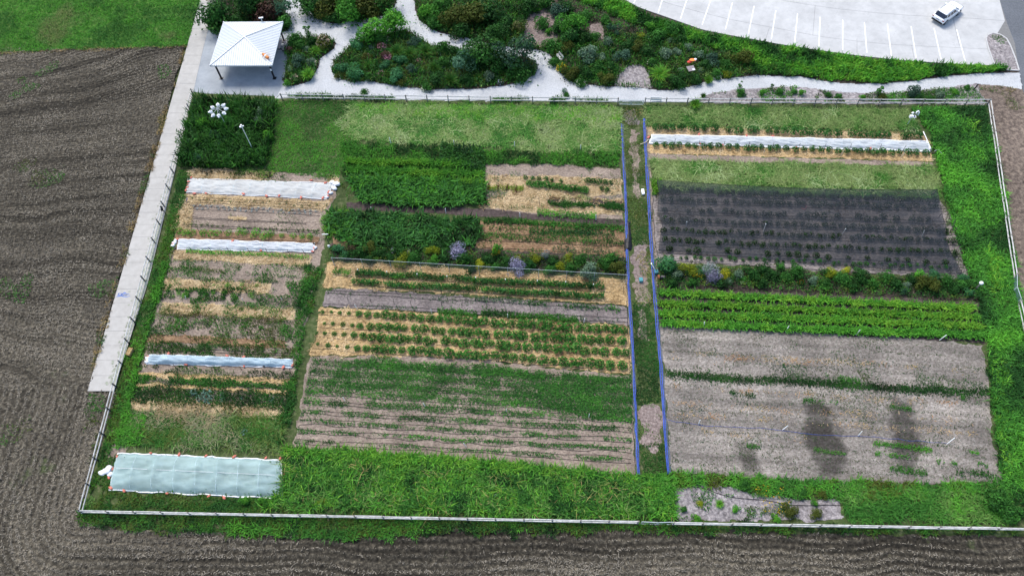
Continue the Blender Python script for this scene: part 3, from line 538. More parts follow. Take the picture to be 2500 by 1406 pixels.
stuff('sorghum_block', 'dark green broad bladed crop between brown path and flower border', 'cover crop',
      [V_(area([(806, 520), (1000, 528), (1172, 542), (1172, 580), (1160, 602), (1060, 618), (960, 612), (830, 596), (800, 570)], 44, .30, .45), 'blade', (.6, 1.05), (.13, .26), [DB, DK, MD, (.05, .16, .045), GR], ns=.9, lean=.85, jit=.4),
       V_(area([(800, 515), (850, 515), (870, 560), (800, 580), (785, 550)], 60), 'blade', (.4, .8), (.06, .12), [GR, BR, YL], lean=.8)])
PRA = [(480, 244), (676, 248), (668, 335), (652, 402), (640, 410), (437, 412), (452, 340)]
stuff('prairie_grass', 'tall dark prairie grass block in the fenced corner', 'grass',
      [V_(area(PRA, 34, edge=.25), 'blade', (.7, 1.9), (.10, .2), [DB, DK, MD, GR, DK, GR, (.07, .16, .05)], ns=1.1, lean=.45, cs=1.6, jit=.4), V_(area(PRA, 14, .5, .8, edge=.25), 'blade', (1.5, 2.1), (.08, .15), [GR, (.09, .2, .05), BR], ns=1, lean=.35),
       V_(area([(440, 330), (660, 345), (650, 405), (437, 410)], 60), 'leaf', (.8, 1.7), (.15, .3), [DK, MD, (.03, .08, .02)], lean=.9)])
stuff('border_grass', 'bright tall grass band along the right hand fence', 'grass',
      [V_(area([(2225, 268), (2405, 262), (2440, 420), (2478, 640), (2520, 900), (2560, 1180), (2570, 1270), (2455, 1260), (2440, 1150), (2418, 1000), (2405, 850), (2380, 720), (2345, 610), (2305, 480), (2285, 400), (2270, 330)], 80), 'blade', (.25, .8), (.06, .13), [DK, DK, MD, GR, GR, BR], ns=.3, lean=.9, cs=1.3, jit=.4),
       V_(area([(2335, 290), (2375, 290), (2410, 440), (2440, 640), (2450, 720), (2420, 720), (2400, 560), (2375, 420)], 34, .42, .5), 'blade', (.4, .8), (.07, .13), [GR, BR, YL], ns=.4, lean=.9), V_(area([(2410, 820), (2440, 820), (2470, 1000), (2480, 1180), (2440, 1150), (2430, 1000)], 34, .45, .5), 'blade', (.35, .7), (.07, .13), [GR, BR, YL], ns=.4, lean=.9)])
stuff('bottom_grass', 'dense bright green grass along the near fence', 'grass',
      [V_(area([(690, 1092), (860, 1103), (1100, 1120), (1250, 1134), (1555, 1162), (1640, 1160), (1650, 1262), (1400, 1262), (1000, 1250), (650, 1240), (690, 1200), (697, 1130)], 105), 'blade', (.25, .8), (.06, .125), [DK, MD, GR, PB, BR, GR, YL, GR, MD], ns=.6, lean=.95, jit=.35, cs=1.2), V_(area([(690, 1110), (1250, 1150), (1640, 1170), (1645, 1260), (1000, 1248), (660, 1236)], 16, .45, .4), 'leaf', (.3, .8), (.14, .28), [DK, MD, GR], ns=.8), V_(area([(690, 1110), (1250, 1150), (1640, 1170), (1645, 1260), (1000, 1248), (660, 1236)], 9, .5, .5), 'blade', (.6, .95), (.04, .07), [PA, PB, ST, YL], ns=.8, lean=1.2),
       V_(area([(690, 1090), (860, 1101), (1100, 1116), (1250, 1130), (1553, 1158), (1553, 1176), (1250, 1150), (860, 1125), (690, 1115)], 80), 'blade', (.6, 1.0), (.06, .12), [BR, YL, GR, BR], ns=.7, lean=.7, hn=1),
       V_(area([(1642, 1150), (1900, 1166), (2200, 1178), (2446, 1178), (2450, 1196), (2100, 1225), (1900, 1212), (1800, 1190), (1640, 1190)], 85), 'blade', (.25, .6), (.05, .11), [MD, GR, BR, OL], ns=.5, lean=1),
       V_(area([(2050, 1190), (2450, 1192), (2480, 1278), (2060, 1270)], 95), 'blade', (.3, .65), (.05, .11), [MD, GR, PB, BR], ns=.5, lean=1.1),
       V_(area([(1600, 1160), (1645, 1160), (1650, 1265), (1590, 1265)], 60), 'blade', (.4, .8), (.06, .12), [GR, BR], lean=.8)])
stuff('fence_grass', 'rough grass on both sides of the near and side fences', 'grass',
      [V_(area([(192, 1250), (690, 1250), (1640, 1276), (2520, 1290), (2520, 1304), (1640, 1298), (1100, 1304), (900, 1318), (560, 1310), (330, 1302), (200, 1278)], 85, .3, .35, edge=.6), 'blade', (.12, .42), (.05, .11), [DB, DK, MD, OL, GR], ns=.5, lean=1), V_(area([(420, 1285), (560, 1285), (700, 1290), (900, 1295), (960, 1305), (880, 1318), (560, 1305)], 60, .4), 'blade', (.25, .6), (.05, .11), [MD, GR, BR], lean=1),V_(area([(195, 1232), (690, 1225), (1640, 1262), (1640, 1290), (1000, 1296), (560, 1296), (330, 1294), (205, 1272)], 70, .36, .3), 'blade', (.12, .4), (.05, .1), [DK, MD, OL, GR, BR], ns=.5, lean=1),
       V_(area([(1640, 1280), (2520, 1290), (2520, 1300), (1640, 1298)], 60, .45), 'blade', (.1, .3), (.05, .1), [DK, MD, OL], lean=1),
       V_(area([(250, 1120), (300, 1110), (262, 1200), (690, 1218), (690, 1245), (200, 1245)], 110, .22, .3), 'blade', (.12, .35), (.05, .1), [DK, MD, OL, PB], ns=.5, lean=1.1),
       V_(area([(440, 420), (470, 420), (440, 520), (420, 620), (395, 720), (360, 830), (330, 940), (300, 1060), (280, 1100), (240, 1160), (215, 1230), (300, 900), (380, 640)], 100), 'blade', (.12, .38), (.05, .1), [DK, MD, GR, OL, BR], ns=.35, lean=.9),
       V_(area([(395, 640), (415, 640), (372, 790), (330, 940), (305, 1080), (285, 1095), (330, 900), (360, 790)], 70), 'blade', (.3, .6), (.06, .12), [GR, BR, MD], lean=.8)])
stuff('walk_grass', 'worn mown grass on the central walk between the blue hoses', 'grass',
      [V_(area([(1540, 590), (1592, 590), (1600, 700), (1590, 745), (1545, 745)], 70, .5, .6), 'blade', (.05, .14), (.05, .1), [OL, PB, ST, MD], lean=1.2), V_(area([(1524, 262), (1572, 262), (1588, 600), (1532, 600)], 40, .5, .5), 'blade', (.04, .12), (.05, .1), [ST, PB, (.2, .17, .09)], lean=1.4), V_(area([(1556, 970), (1618, 970), (1624, 1110), (1558, 1110)], 40, .5, .6), 'blade', (.05, .14), (.05, .1), [MD, OL, PB], lean=1.2),V_(area([(1524, 262), (1570, 262), (1585, 470), (1590, 600), (1540, 600), (1530, 470), (1522, 300)], 110, .42, .35), 'blade', (.05, .16), (.05, .1), [DK, MD, OL, PB], ns=.3, lean=1.1),
       V_(area([(1545, 735), (1590, 740), (1610, 900), (1615, 985), (1556, 985), (1548, 850)], 150, .22), 'blade', (.06, .16), (.05, .1), [DB, DK, MD], ns=.3, lean=1.1),
       V_(area([(1558, 1085), (1622, 1085), (1630, 1170), (1560, 1170)], 110, .3), 'blade', (.06, .2), (.05, .1), [DK, MD, OL], lean=1),
       V_(area([(1576, 600), (1600, 600), (1606, 800), (1590, 740), (1584, 690)], 60, .4), 'blade', (.06, .2), (.05, .1), [MD, OL, PB], lean=1)])
# left plot weeds and crops
def LP(u, y): return (xl(y) + u * (xr(y) - xl(y)), y + .05 * u * (xr(y) - xl(y)))
def lrow(y, width, dens, style, h, w, pal, thr=None, u=(0, 1), **k):
    return V_(rowpts(LP(0, y), LP(1, y), width, dens, thr, u=u, **k.pop('r', {})), style, h, w, pal, **k)
def larea(y0, y1, dens, style, h, w, pal, thr=None, u=(0, 1), ms=.5, **k):
    return V_(area(lstrip(y0, y1, *u), dens, thr, ms), style, h, w, pal, **k)
stuff('plot_weeds', 'mixed green weeds growing between the straw strips of the left plot', 'weeds', [
    larea(412, 424, 90, 'leaf', (.08, .3), (.1, .22), [OL, MD, YL], .5, (.3, 1)), larea(640, 676, 60, 'blade', (.1, .3), (.05, .11), [MD, OL, GR], .6), lrow(636, .5, 60, 'leaf', (.1, .3), (.1, .2), [DK, MD], .5), lrow(658, .6, 90, 'leaf', (.1, .3), (.1, .2), [OL, MD], None, (0, .42)), lrow(660, .5, 90, 'leaf', (.1, .3), (.1, .2), [MD, GR], .48, (.55, 1)),
    lrow(677, .45, 100, 'leaf', (.1, .3), (.1, .2), [DK, MD], .45), larea(700, 728, 95, 'blade', (.2, .5), (.06, .12), [DK, MD, GR], .42, (0, .55)), larea(704, 732, 70, 'leaf', (.2, .45), (.12, .25), [DK, MD, OL], .46, (0, 1)), larea(728, 745, 55, 'leaf', (.1, .3), (.1, .2), [MD, GR], .55),
    larea(745, 760, 60, 'leaf', (.1, .25), (.1, .2), [MD, PB], .6), larea(776, 818, 90, 'leaf', (.15, .4), (.12, .22), [DK, MD, GR], .58, (0, 1), .45), larea(770, 816, 60, 'blade', (.1, .3), (.04, .09), [MD, OL, PB], .55), larea(800, 830, 90, 'blade', (.15, .4), (.05, .1), [DK, MD], .5, (.85, 1.02)),
    larea(832, 862, 100, 'blade', (.12, .4), (.05, .1), [DK, MD, OL], .42), larea(828, 850, 80, 'leaf', (.2, .5), (.12, .22), [DK, MD], .5, (.3, .6)), larea(892, 912, 80, 'blade', (.12, .4), (.05, .1), [DK, MD, PB], .42), larea(918, 936, 130, 'leaf', (.15, .42), (.12, .25), [DK, MD, GR], .36), larea(920, 934, 80, 'blade', (.2, .4), (.05, .1), [MD, GR]),
    larea(943, 978, 110, 'leaf', (.1, .38), (.1, .24), [DB, DK, MD], .3), larea(943, 985, 80, 'blade', (.15, .4), (.05, .1), [DK, MD, OL]), larea(975, 1004, 70, 'blade', (.12, .35), (.05, .1), [MD, OL, ST], .52), larea(1003, 1030, 90, 'blade', (.15, .4), (.06, .11), [MD, GR, OL], .4),
    larea(632, 700, 42, 'leaf', (.1, .3), (.1, .22), [DK, MD, GR, OL], .5, (0, 1), .6), larea(726, 762, 45, 'leaf', (.1, .3), (.1, .22), [MD, GR, OL], .52, (0, 1), .6), larea(764, 860, 45, 'leaf', (.1, .35), (.1, .22), [DK, MD, GR, OL], .47, (0, 1), .5), larea(768, 860, 40, 'blade', (.15, .4), (.05, .1), [MD, GR, OL, PB], .46, (0, 1), .4), larea(414, 434, 40, 'leaf', (.1, .25), (.1, .2), [OL, MD], .55), larea(500, 562, 14, 'leaf', (.05, .2), (.1, .2), [MD, OL], .6),
    V_(area([(745, 640), (790, 660), (770, 720), (745, 800), (735, 900), (720, 1000), (692, 1090), (660, 1080), (700, 980), (715, 860), (728, 760)], 95, .34), 'blade', (.15, .5), (.06, .12), [DK, MD, GR, OL], ns=.5, lean=.9),
    V_(area([(700, 690), (765, 690), (748, 760), (715, 752)], 90), 'leaf', (.3, .7), (.14, .28), [DK, MD, GR], lean=.8), V_(area([(765, 560), (812, 560), (810, 640), (770, 660), (740, 650)], 55, .5), 'blade', (.05, .2), (.05, .1), [PB, MD, OL], lean=1.1),
    V_(area([(445, 430), (460, 440), (430, 560), (410, 620), (400, 600)], 60, .45), 'blade', (.1, .3), (.05, .1), [MD, GR, OL], lean=1)])
stuff('lodged_grass', 'brown and green flattened grass above the large blue cover', 'grass', [
    larea(1003, 1085, 75, 'blade', (.2, .45), (.04, .09), [MD, OL, PB, (.2, .2, .12), (.30, .25, .14)], ns=.4, lean=2.3), larea(1010, 1090, 75, 'blade', (.15, .4), (.05, .1), [DK, MD, GR], .46, (0, 1), .3, lean=1), larea(1012, 1085, 80, 'blade', (.3, .6), (.06, .11), [GR, BR, MD], None, (-.02, .12), lean=.8)])
stuff('bean_row', 'low bright green crop line just below the short white tunnel', 'crop row', [lrow(613, .55, 150, 'leaf', (.15, .35), (.1, .2), [GR, BR, MD], u=(.1, .95), hn=1)])
stuff('herb_row', 'olive green bushy crop row below a straw strip', 'crop row', [lrow(764, .8, 95, 'leaf', (.2, .42), (.1, .2), [OL, (.09, .13, .02), GR], .34, (.03, .93)), lrow(768, .8, 60, 'leaf', (.1, .3), (.1, .2), [BN, OL], .4, (.05, .9))])
# middle plots
stuff('weedy_bean_rows', 'mixed low crop rows on brown soil above the flower border', 'crop row', [
    V_(rowpts((1180, 540), (1523, 558), .7, 95), 'blade', (.25, .55), (.07, .13), [DK, MD, GR], lean=.8), V_(rowpts((1195, 558), (1500, 572), .8, 90, .52), 'leaf', (.15, .4), (.14, .26), [(.03, .09, .03), MD, GR]), V_(rowpts((1290, 568), (1500, 574), 1.1, 80, .4), 'leaf', (.15, .4), (.14, .26), [(.03, .09, .03), MD]),
    V_(rowpts((1175, 576), (1523, 596), .9, 95, .3), 'leaf', (.15, .45), (.12, .25), [DK, MD, GR]), V_(rowpts((1350, 610), (1520, 622), 1.2, 60, .42), 'leaf', (.1, .3), (.1, .2), [MD, BG, GR]), V_(rowpts((1240, 608), (1350, 614), .7, 45, .5), 'leaf', (.1, .3), (.1, .2), [MD, PB]), V_(area([(1165, 540), (1524, 556), (1528, 632), (1155, 606)], 20, .5), 'leaf', (.05, .2), (.1, .2), [MD, OL])])
stuff('bright_bean_row', 'short bright green crop row beside the dark path', 'crop row', [V_(rowpts((1310, 522), (1455, 533), .9, 120), 'leaf', (.25, .5), (.12, .24), [GR, BR, GR, MD], hn=1), V_(rowpts((1360, 527), (1520, 540), .6, 60, .5), 'leaf', (.1, .3), (.1, .2), [MD, DK])])
stuff('herb_bed', 'dense dark green herb bed with stakes behind it', 'crop row', [V_(area([(1338, 495), (1518, 502), (1519, 512), (1340, 504)], 190), 'blade', (.3, .55), (.05, .1), [(.025, .07, .025), MD, GR], lean=.6), V_(area([(1340, 480), (1420, 480), (1518, 490), (1518, 496), (1345, 488)], 80, .5), 'blade', (.1, .25), (.04, .09), [PA, ST, BN], lean=1.5)])
stuff('straw_bed_weeds', 'small weeds and seedlings dotted over the upper straw bed', 'weeds', [V_(area([(1190, 405), (1515, 414), (1518, 528), (1178, 508)], 26, .62, .7), 'leaf', (.06, .2), (.1, .2), [BG, MD, OL]), V_(area([(1190, 462), (1235, 464), (1230, 488), (1188, 486)], 70), 'leaf', (.1, .25), (.1, .2), [BG, MD]), V_(rowpts((1195, 503), (1302, 509), .6, 45, .4), 'leaf', (.1, .25), (.1, .18), [DK, MD]), V_(area([(1205, 438), (1245, 438), (1240, 450), (1205, 446)], 40, .5), 'leaf', (.1, .2), (.1, .2), [BG, MD])])
stuff('border_groundcover', 'mixed dark green foliage filling both flower borders', 'ground cover', [V_(area(pg, 75), 'leaf', (.2, .75), (.13, .28), [DB, DK, MD, OL, GR], ns=.6, lean=.9) for pg in ([(810, 603), (1000, 614), (1160, 612), (1350, 626), (1526, 634), (1530, 670), (1250, 656), (1000, 642), (812, 636)], [(1606, 652), (1800, 658), (2100, 676), (2360, 692), (2388, 735), (2100, 718), (1850, 708), (1608, 704)])])
stuff('lettuce_row', 'yellow green leafy row with dark red heads on straw', 'crop row', [V_(rowpts((1190, 458), (1278, 464), .75, 190), 'leaf', (.12, .32), (.1, .2), [YL, (.17, .22, .02), (.15, .16, .02)], hn=1), V_(np.concatenate([rowpts((1192 + k * 22, 459 + k), (1196 + k * 22, 459 + k), 1.0, 240) for k in range(4)]), 'leaf', (.15, .34), (.1, .18), [(.05, .012, .016), (.08, .02, .02)], hn=1)])
for lab, a, b, u, wd in (('upper dark green staked vine row under the net trellis', (870, 669), (1500, 706), (0, .96), .62), ('lower dark green staked vine row beside straw mulch', (860, 692), (1500, 731), (0, .96), .62)):
    stuff('vine_row', lab, 'crop row', [V_(rowpts(a, b, wd, 300, .27, .5, u), 'leaf', (.3, .85), (.14, .27), [DK, DK, MD, (.04, .13, .04), GR], ns=.9, lean=.7)] + ([V_(rowpts((815, 664), (855, 672), .7, 120), 'leaf', (.2, .6), (.14, .26), [MD, GR, BR])] if 'upper' in lab else []))
stuff('grey_bed_vines', 'sprawling green vines on the grey soil bed with short stakes', 'crop row', [V_(rowpts((1160, 732), (1515, 756), .7, 90, .46), 'leaf', (.1, .4), (.12, .25), [DK, MD, BG, GR]), V_(rowpts((1068, 765), (1165, 772), .8, 140), 'leaf', (.2, .5), (.14, .28), [DK, MD, GR]), V_(rowpts((1175, 766), (1412, 784), .9, 130), 'leaf', (.2, .55), (.14, .28), [DK, MD, GR, MD], hn=.85), V_(rowpts((1415, 778), (1510, 786), .8, 60, .5), 'leaf', (.1, .4), (.12, .25), [MD, BG]), V_(rowpts((800, 712), (1160, 738), .8, 45, .52), 'leaf', (.06, .2), (.1, .2), [BG, MD, DK]), V_(rowpts((880, 745), (1020, 757), .6, 75, .42), 'leaf', (.08, .25), (.1, .2), [BG, MD])])
sp = [V_(area([(840, 885), (960, 878), (1150, 886), (1380, 915), (1540, 925), (1546, 1020), (1400, 1012), (1250, 985), (1000, 965), (780, 950)], 90, .46, .28), 'leaf', (.08, .25), (.1, .21), [DK, MD, (.035, .11, .025), GR], ns=.7),
      V_(area([(1290, 915), (1540, 925), (1547, 1030), (1420, 1022), (1330, 990)], 110), 'leaf', (.1, .28), (.1, .21), [DK, MD, (.035, .11, .025), GR], ns=.7), V_(area([(870, 876), (960, 874), (1000, 892), (1150, 890), (1330, 905), (1330, 930), (1000, 905), (860, 896)], 110, .3), 'leaf', (.12, .35), (.1, .21), [DK, MD, GR])]
for k in range(9):
    ya = 884 + 24 * k; w_ = (1.0, 1.0, .95, .95, .85, .7, .55, .5, .45)[k]
    sp.append(V_(rowpts((760 - 5 * k, ya), (1541, ya + 46), w_, 150, (.36, .33, .31, .31, .35, .42, .45, .47, .45)[k], .5), 'leaf', (.08, .25), (.1, .2), [DK, MD, (.035, .11, .025), GR]))
stuff('ground_vines', 'low green vine crop spreading over tan soil in the big middle bed', 'crop', sp)
# right plots
cr = [BR, YL, YL, BR, GR, YL]
for k, (a, b, lab) in enumerate([((1606, 718), (2378, 755), 'top'), ((1608, 743), (2385, 778), 'second'), ((1610, 767), (2394, 800), 'third'), ((1614, 792), (2400, 822), 'bottom')]):
    stuff('millet_row', f'{lab} of the four bright green crop rows above bare soil', 'crop row', [V_(rowpts(a, b, .6, 190, wob=.06), 'blade', (.45, .8), (.08, .15), cr if k < 3 else [GR, BR, GR, BR, YL], ns=.4, lean=.6, hn=1)] + ([V_(rowpts(a, b, 1.0, 70, .45), 'leaf', (.3, .6), (.16, .3), [GR, BR], hn=1)] if k in (2, 3) else []))
stuff('sprout_patches', 'thin green sprouts scattered in streaks on the bare right plot', 'seedlings', [
    V_(rowpts((1625, 915), (2418, 962), .9, 190, wob=.1), 'blade', (.08, .22), (.06, .11), [DB, DK, MD], lean=.9), V_(area([(1690, 880), (2000, 895), (2400, 930), (2415, 960), (2100, 935), (1700, 915)], 60, .56, .35), 'leaf', (.05, .15), (.09, .17), [DK, MD, OL]),
    V_(area([(1612, 800), (2398, 845), (2440, 1175), (1637, 1148)], 26, .62, .4), 'leaf', (.03, .12), (.08, .16), [DK, MD, OL, BG])] +
    [V_(rowpts(a, b, w_, 170, .42, .9), 'leaf', (.08, .22), (.1, .2), pal) for a, b, w_, pal in (((2130, 1085), (2275, 1098), .55, [BR, GR]), ((2135, 1110), (2262, 1122), .5, [BR, GR]), ((2170, 1142), (2262, 1155), .7, [MD, GR]), ((2285, 1125), (2335, 1133), .5, [BR, GR]), ((2355, 1098), (2388, 1104), .4, [BR]), ((1960, 978), (2045, 985), .6, [MD, GR]), ((1780, 962), (1845, 968), .6, [DK, MD]), ((2170, 988), (2225, 998), .5, [MD, GR]), ((1985, 1100), (2065, 1106), .4, [GR, PB]), ((1785, 1086), (1855, 1091), .4, [GR, MD]), ((2345, 968), (2390, 982), .8, [MD, GR]), ((2330, 1150), (2440, 1168), .7, [DK, MD]), ((2010, 922), (2130, 935), .7, [MD, GR]), ((2385, 1130), (2410, 1138), .5, [GR]))])
stuff('plot_speckle', 'sparse tiny weeds peppering the bare right plot in rows', 'weeds', [V_(area([(1612, 800), (2398, 845), (2440, 1175), (1637, 1148)], 16), 'leaf', (.02, .08), (.06, .13), [OL, MD, (.1, .12, .06), BG], ns=.5)] + [V_(rowpts((1625, y), (2410, y + 46), .35, 40, .45, .3), 'leaf', (.02, .1), (.07, .14), [MD, DK, OL]) for y in (830, 856, 878, 940, 968, 1000, 1048, 1072, 1100, 1124)])
stuff('net_row_grass', 'dull weeds and stubble between the rows below the black net', 'weeds', [V_(area([(1600, 470), (2290, 490), (2360, 672), (1605, 640)], 22, .5), 'leaf', (.05, .2), (.1, .22), [DK, OL, BN]), V_(area([(2300, 470), (2345, 600), (2362, 680), (2340, 680), (2290, 480)], 50, .45), 'blade', (.1, .3), (.05, .1), [MD, OL, PB]), V_(area([(1590, 440), (1615, 440), (1618, 470), (1592, 480)], 120), 'blade', (.3, .7), (.06, .12), [YL, GR])])
stuff('chip_patch_weeds', 'clumpy weeds and yellow flowers on the grey chip patch', 'weeds', [V_(area([(1640, 1192), (2050, 1226), (2050, 1268), (1645, 1268)], 60, .58, .6), 'leaf', (.08, .3), (.1, .22), [OL, MD, GR]), V_(area([(1800, 1188), (1850, 1180), (1960, 1215), (1950, 1222), (1840, 1215)], 110), 'leaf', (.15, .45), (.12, .22), [DK, MD, GR]), V_(area([(1830, 1185), (1910, 1192), (1905, 1215), (1835, 1205)], 12), 'leaf', (.3, .5), (.14, .22), [(.6, .42, .02), (.5, .35, .02)], lean=.4), V_(area([(1855, 1225), (1925, 1225), (1925, 1255), (1850, 1255)], 14), 'leaf', (.3, .45), (.12, .2), [(.6, .42, .02), (.5, .35, .02)], lean=.4), V_(area([(1820, 1232), (1930, 1240), (1925, 1260), (1825, 1258)], 80, .4), 'leaf', (.1, .3), (.1, .2), [OL, MD])])
stuff('loose_straw', 'loose golden straw spread over the mulched strips and their edges', 'straw', [V_(scatter(GP(pg), 46, edge=.55, seed=i), 'blade', (.05, .16), (.04, .09), [(.22, .15, .07), (.36, .26, .13), (.5, .38, .21), (.6, .48, .3)], ns=.8, lean=2.2, zb=.1) for i, pg in enumerate(STRAWS)])
stuff('straw_litter', 'loose pale straw scattered over the bare right plot', 'straw', [V_(rowpts(a, b, .7, 26, .5), 'blade', (.05, .13), (.05, .09), [ST, (.42, .32, .2), (.36, .2, .1)], lean=2.2) for a, b in (((1640, 860), (2380, 905)), ((1640, 985), (2380, 1030)), ((1640, 1010), (2390, 1060)), ((1640, 870), (1990, 885)), ((1640, 945), (2350, 985)), ((1650, 1050), (1980, 1075)))])

# ------------------------------------------------------------------ shrubs and trees of the planting beds
def crown_mesh(name, seed, pal, n=900, leaf=.17, h=1.15, style='dome'):
    g = np.random.default_rng(seed); L = 7 if style != 'tall' else 6
    if style == 'grass':
        a = g.uniform(0, 6.28, n); r = g.uniform(0, .35, n); p = np.stack([r * np.cos(a), r * np.sin(a), 0 * a], 1)
        V, F, C = blade_arrays(p, g.uniform(.6, 1.1, n) * h, g.uniform(.05, .1, n), np.abs(g.normal(.6, .3, n)), pal_mix(pal, g.random(n), .2, g), g, az=a + g.normal(0, .4, n) - 0)
        return mesh_np(name, V, F, LEAF, C)
    n = int(n * 1.35); leaf *= 1.25; c = np.stack([g.normal(0, .4, L), g.normal(0, .36, L), g.uniform(.45, .95, L) * h * (.75 if style == 'dome' else 1)], 1); c[0] = (0, 0, h * .7); R = g.uniform(.4, .62, L)
    if style == 'tall': c[:, :2] *= .5; c[:, 2] = np.linspace(.3, 1.0, L) * h; R = np.linspace(.5, .22, L)
    if style == 'open': R *= .8; c[:, :2] *= 1.4
    k = g.integers(0, L, n); d = g.normal(size=(n, 3)); d[:, 2] = np.abs(d[:, 2]) * .9 - .25; d /= np.linalg.norm(d, axis=1)[:, None]
    p = c[k] + d * (R[k] * g.uniform(.62, 1.08, n))[:, None]; p[:, 2] = np.maximum(p[:, 2], .03)
    m = n // 6; p[:m] = np.stack([g.normal(0, .5, m), g.normal(0, .5, m), g.uniform(.02, .35, m)], 1)
    nr = d + g.normal(0, .55, (n, 3)); nr[:, 2] += .35; nr /= np.linalg.norm(nr, axis=1)[:, None]
    t = g.uniform(.1, .9, L)[k] * .6 + g.random(n) * .4; l = leaf * g.uniform(.6, 1.25, n)
    V, F, C = leaf_arrays(p, l, l * .6, nr, pal_mix(pal, t, .25, g), g, droop=.1)
    return mesh_np(name, V, F, LEAF, C)
def flower_mesh(name, seed, col, n=60, h=1.15, sz=.2, low=False):
    g = np.random.default_rng(seed); d = g.normal(size=(n, 3)); d[:, 2] = np.abs(d[:, 2]) + .25; d[:, 1] -= .5 if low else .15; d /= np.linalg.norm(d, axis=1)[:, None]
    p = d * np.array([.92, .92, h * .98]) * g.uniform(.8, 1.02, (n, 1))
    if low: p[:, 2] *= .6
    out = []
    for q in range(3):
        pp = p + g.normal(0, sz * .35, (n, 3)); out.append(leaf_arrays(pp, sz * g.uniform(.7, 1.2, n), sz * .8, up_normals(n, .5, g), pal_mix(col, g.random(n), .15, g), g))
    V, F, C = join(out); return mesh_np(name, V, F, LEAF, C)
def stem_mesh(name, seed, h=1.0, n=5, r=.035):
    g = random.Random(seed); m = MB()
    for i in range(n):
        a = i * 6.28 / n + g.uniform(-.4, .4); e = g.uniform(.15, .4)
        m.tube([(0, 0, -.05), (.4 * e * math.cos(a), .4 * e * math.sin(a), h * .4), (e * math.cos(a), e * math.sin(a), h * .8)], [r, r * .7, r * .3], 5)
    me = bpy.data.meshes.new(name); me.from_pydata(m.v, [], m.f); me.materials.append(MAT['stem']); return me
SPEC = dict(  # kind: palette, leaves, leaf size, height, style
    dark=([DB, DK, MD], 800, .17, 1.1, 'dome'), mid=([DK, MD, GR], 800, .17, 1.1, 'dome'), green=([MD, (.05, .17, .06), (.07, .22, .10)], 900, .15, 1.1, 'dome'), bright=([MD, GR, BR, YL], 800, .18, 1.4, 'dome'),
    olive=([DK, OL, (.10, .11, .02)], 900, .16, 1.3, 'dome'), blue=([(.03, .07, .05), BG, (.08, .15, .10)], 800, .15, 1.1, 'dome'), pale=([MD, BG, (.17, .26, .16), (.24, .33, .22)], 800, .15, 1.1, 'dome'),
    yellow=([OL, (.2, .26, .015), (.34, .36, .02)], 900, .12, 1.0, 'dome'), gold=([GR, (.28, .30, .02), (.55, .48, .03)], 900, .12, 1.0, 'dome'), purple=([(.05, .07, .05), (.25, .24, .36), (.55, .53, .66)], 900, .11, 1.0, 'dome'),
    lilac=([MD, (.22, .25, .25), (.5, .52, .56)], 900, .11, 1.0, 'dome'), red=([(.03, .02, .015), (.08, .04, .03), DK], 700, .15, 1.0, 'dome'), tan=([DK, OL, (.22, .2, .13)], 700, .14, 1.3, 'dome'),
    grass=([DK, MD, GR, OL], 420, .1, 1.2, 'grass'), ygrass=([GR, BR, YL, OL], 480, .1, 1.2, 'grass'), wisp=([(.03, .08, .045), (.05, .13, .07), (.08, .17, .10)], 620, .13, 1.3, 'open'), sapling=([DK, MD, GR], 260, .2, 2.2, 'tall'), tree=([DB, DK, MD, OL], 1300, .12, 1.5, 'dome'), brtree=([MD, GR, BR, YL], 1200, .13, 1.6, 'dome'), bluetree=([(.02, .05, .035), BG, MD], 900, .12, 1.5, 'open'))
CM = {}
def crown_for(kind, v):
    if (kind, v) not in CM:
        p, n, l, h, st = SPEC[kind]; CM[kind, v] = (crown_mesh('crown', 31 * len(CM) + v, p, n, l, h, st), stem_mesh('stem', len(CM), h))
    return CM[kind, v]
FL = dict(white=[(.75, .76, .68), (.62, .64, .45)], pink=[(.42, .16, .22), (.5, .26, .32), (.3, .14, .16)], buff=[(.42, .34, .27), (.5, .4, .33)], yellow=[(.62, .45, .02), (.5, .38, .03)], orange=[(.7, .22, .02), (.6, .3, .03)], lilac=[(.42, .4, .55), (.55, .53, .66)])
FM = {}
NAMES = dict(dark='dark green', mid='mid green', green='rounded fresh green', bright='bright green', olive='olive green', blue='blue green', pale='pale grey green', yellow='yellow green', gold='golden yellow flowering', purple='purple flowering', lilac='grey lilac flowering', red='dark reddish', tan='tan seeded', grass='grassy dark green', ygrass='grassy bright green', wisp='feathery blue green', sapling='slender upright', tree='tall dark', brtree='tall bright green', bluetree='open blue green')
SHR = []
def shrub(where, kind, x, y, r, asp=1.0, fl=None, name=None):
    SHR.append((where, kind, x, y, r, asp, fl, name))
def S(where, txt, name=None):
    for it in txt.split(';'):
        q = it.split(); 
        if q: shrub(where, q[0], float(q[1]), float(q[2]), float(q[3]), float(q[4]) if len(q) > 4 else 1.0, q[5] if len(q) > 5 else None, name)
S('behind the pavilion', 'tree 540 35 38 1; dark 575 55 26; tree 600 12 40; red 645 30 36 1.1; wisp 682 30 28 1.1; mid 690 55 22; mid 525 55 20')
S('in the island bed beside the pavilion', 'sapling 750 78 14 1; mid 722 94 17; mid 735 108 16; dark 762 100 14; olive 788 100 18 1 buff; red 705 122 11 1 pink; pale 750 120 10; ygrass 772 124 13; blue 728 148 17; pale 762 150 12 1 white; pale 708 168 10; mid 718 190 12 1 buff; ygrass 752 182 17; bright 700 202 9')
S('in the bed between the two upper path forks', 'tree 758 14 28; olive 800 10 32; brtree 850 14 34; olive 900 18 32; tree 940 10 28; dark 820 42 18; dark 780 38 14; mid 870 42 14')
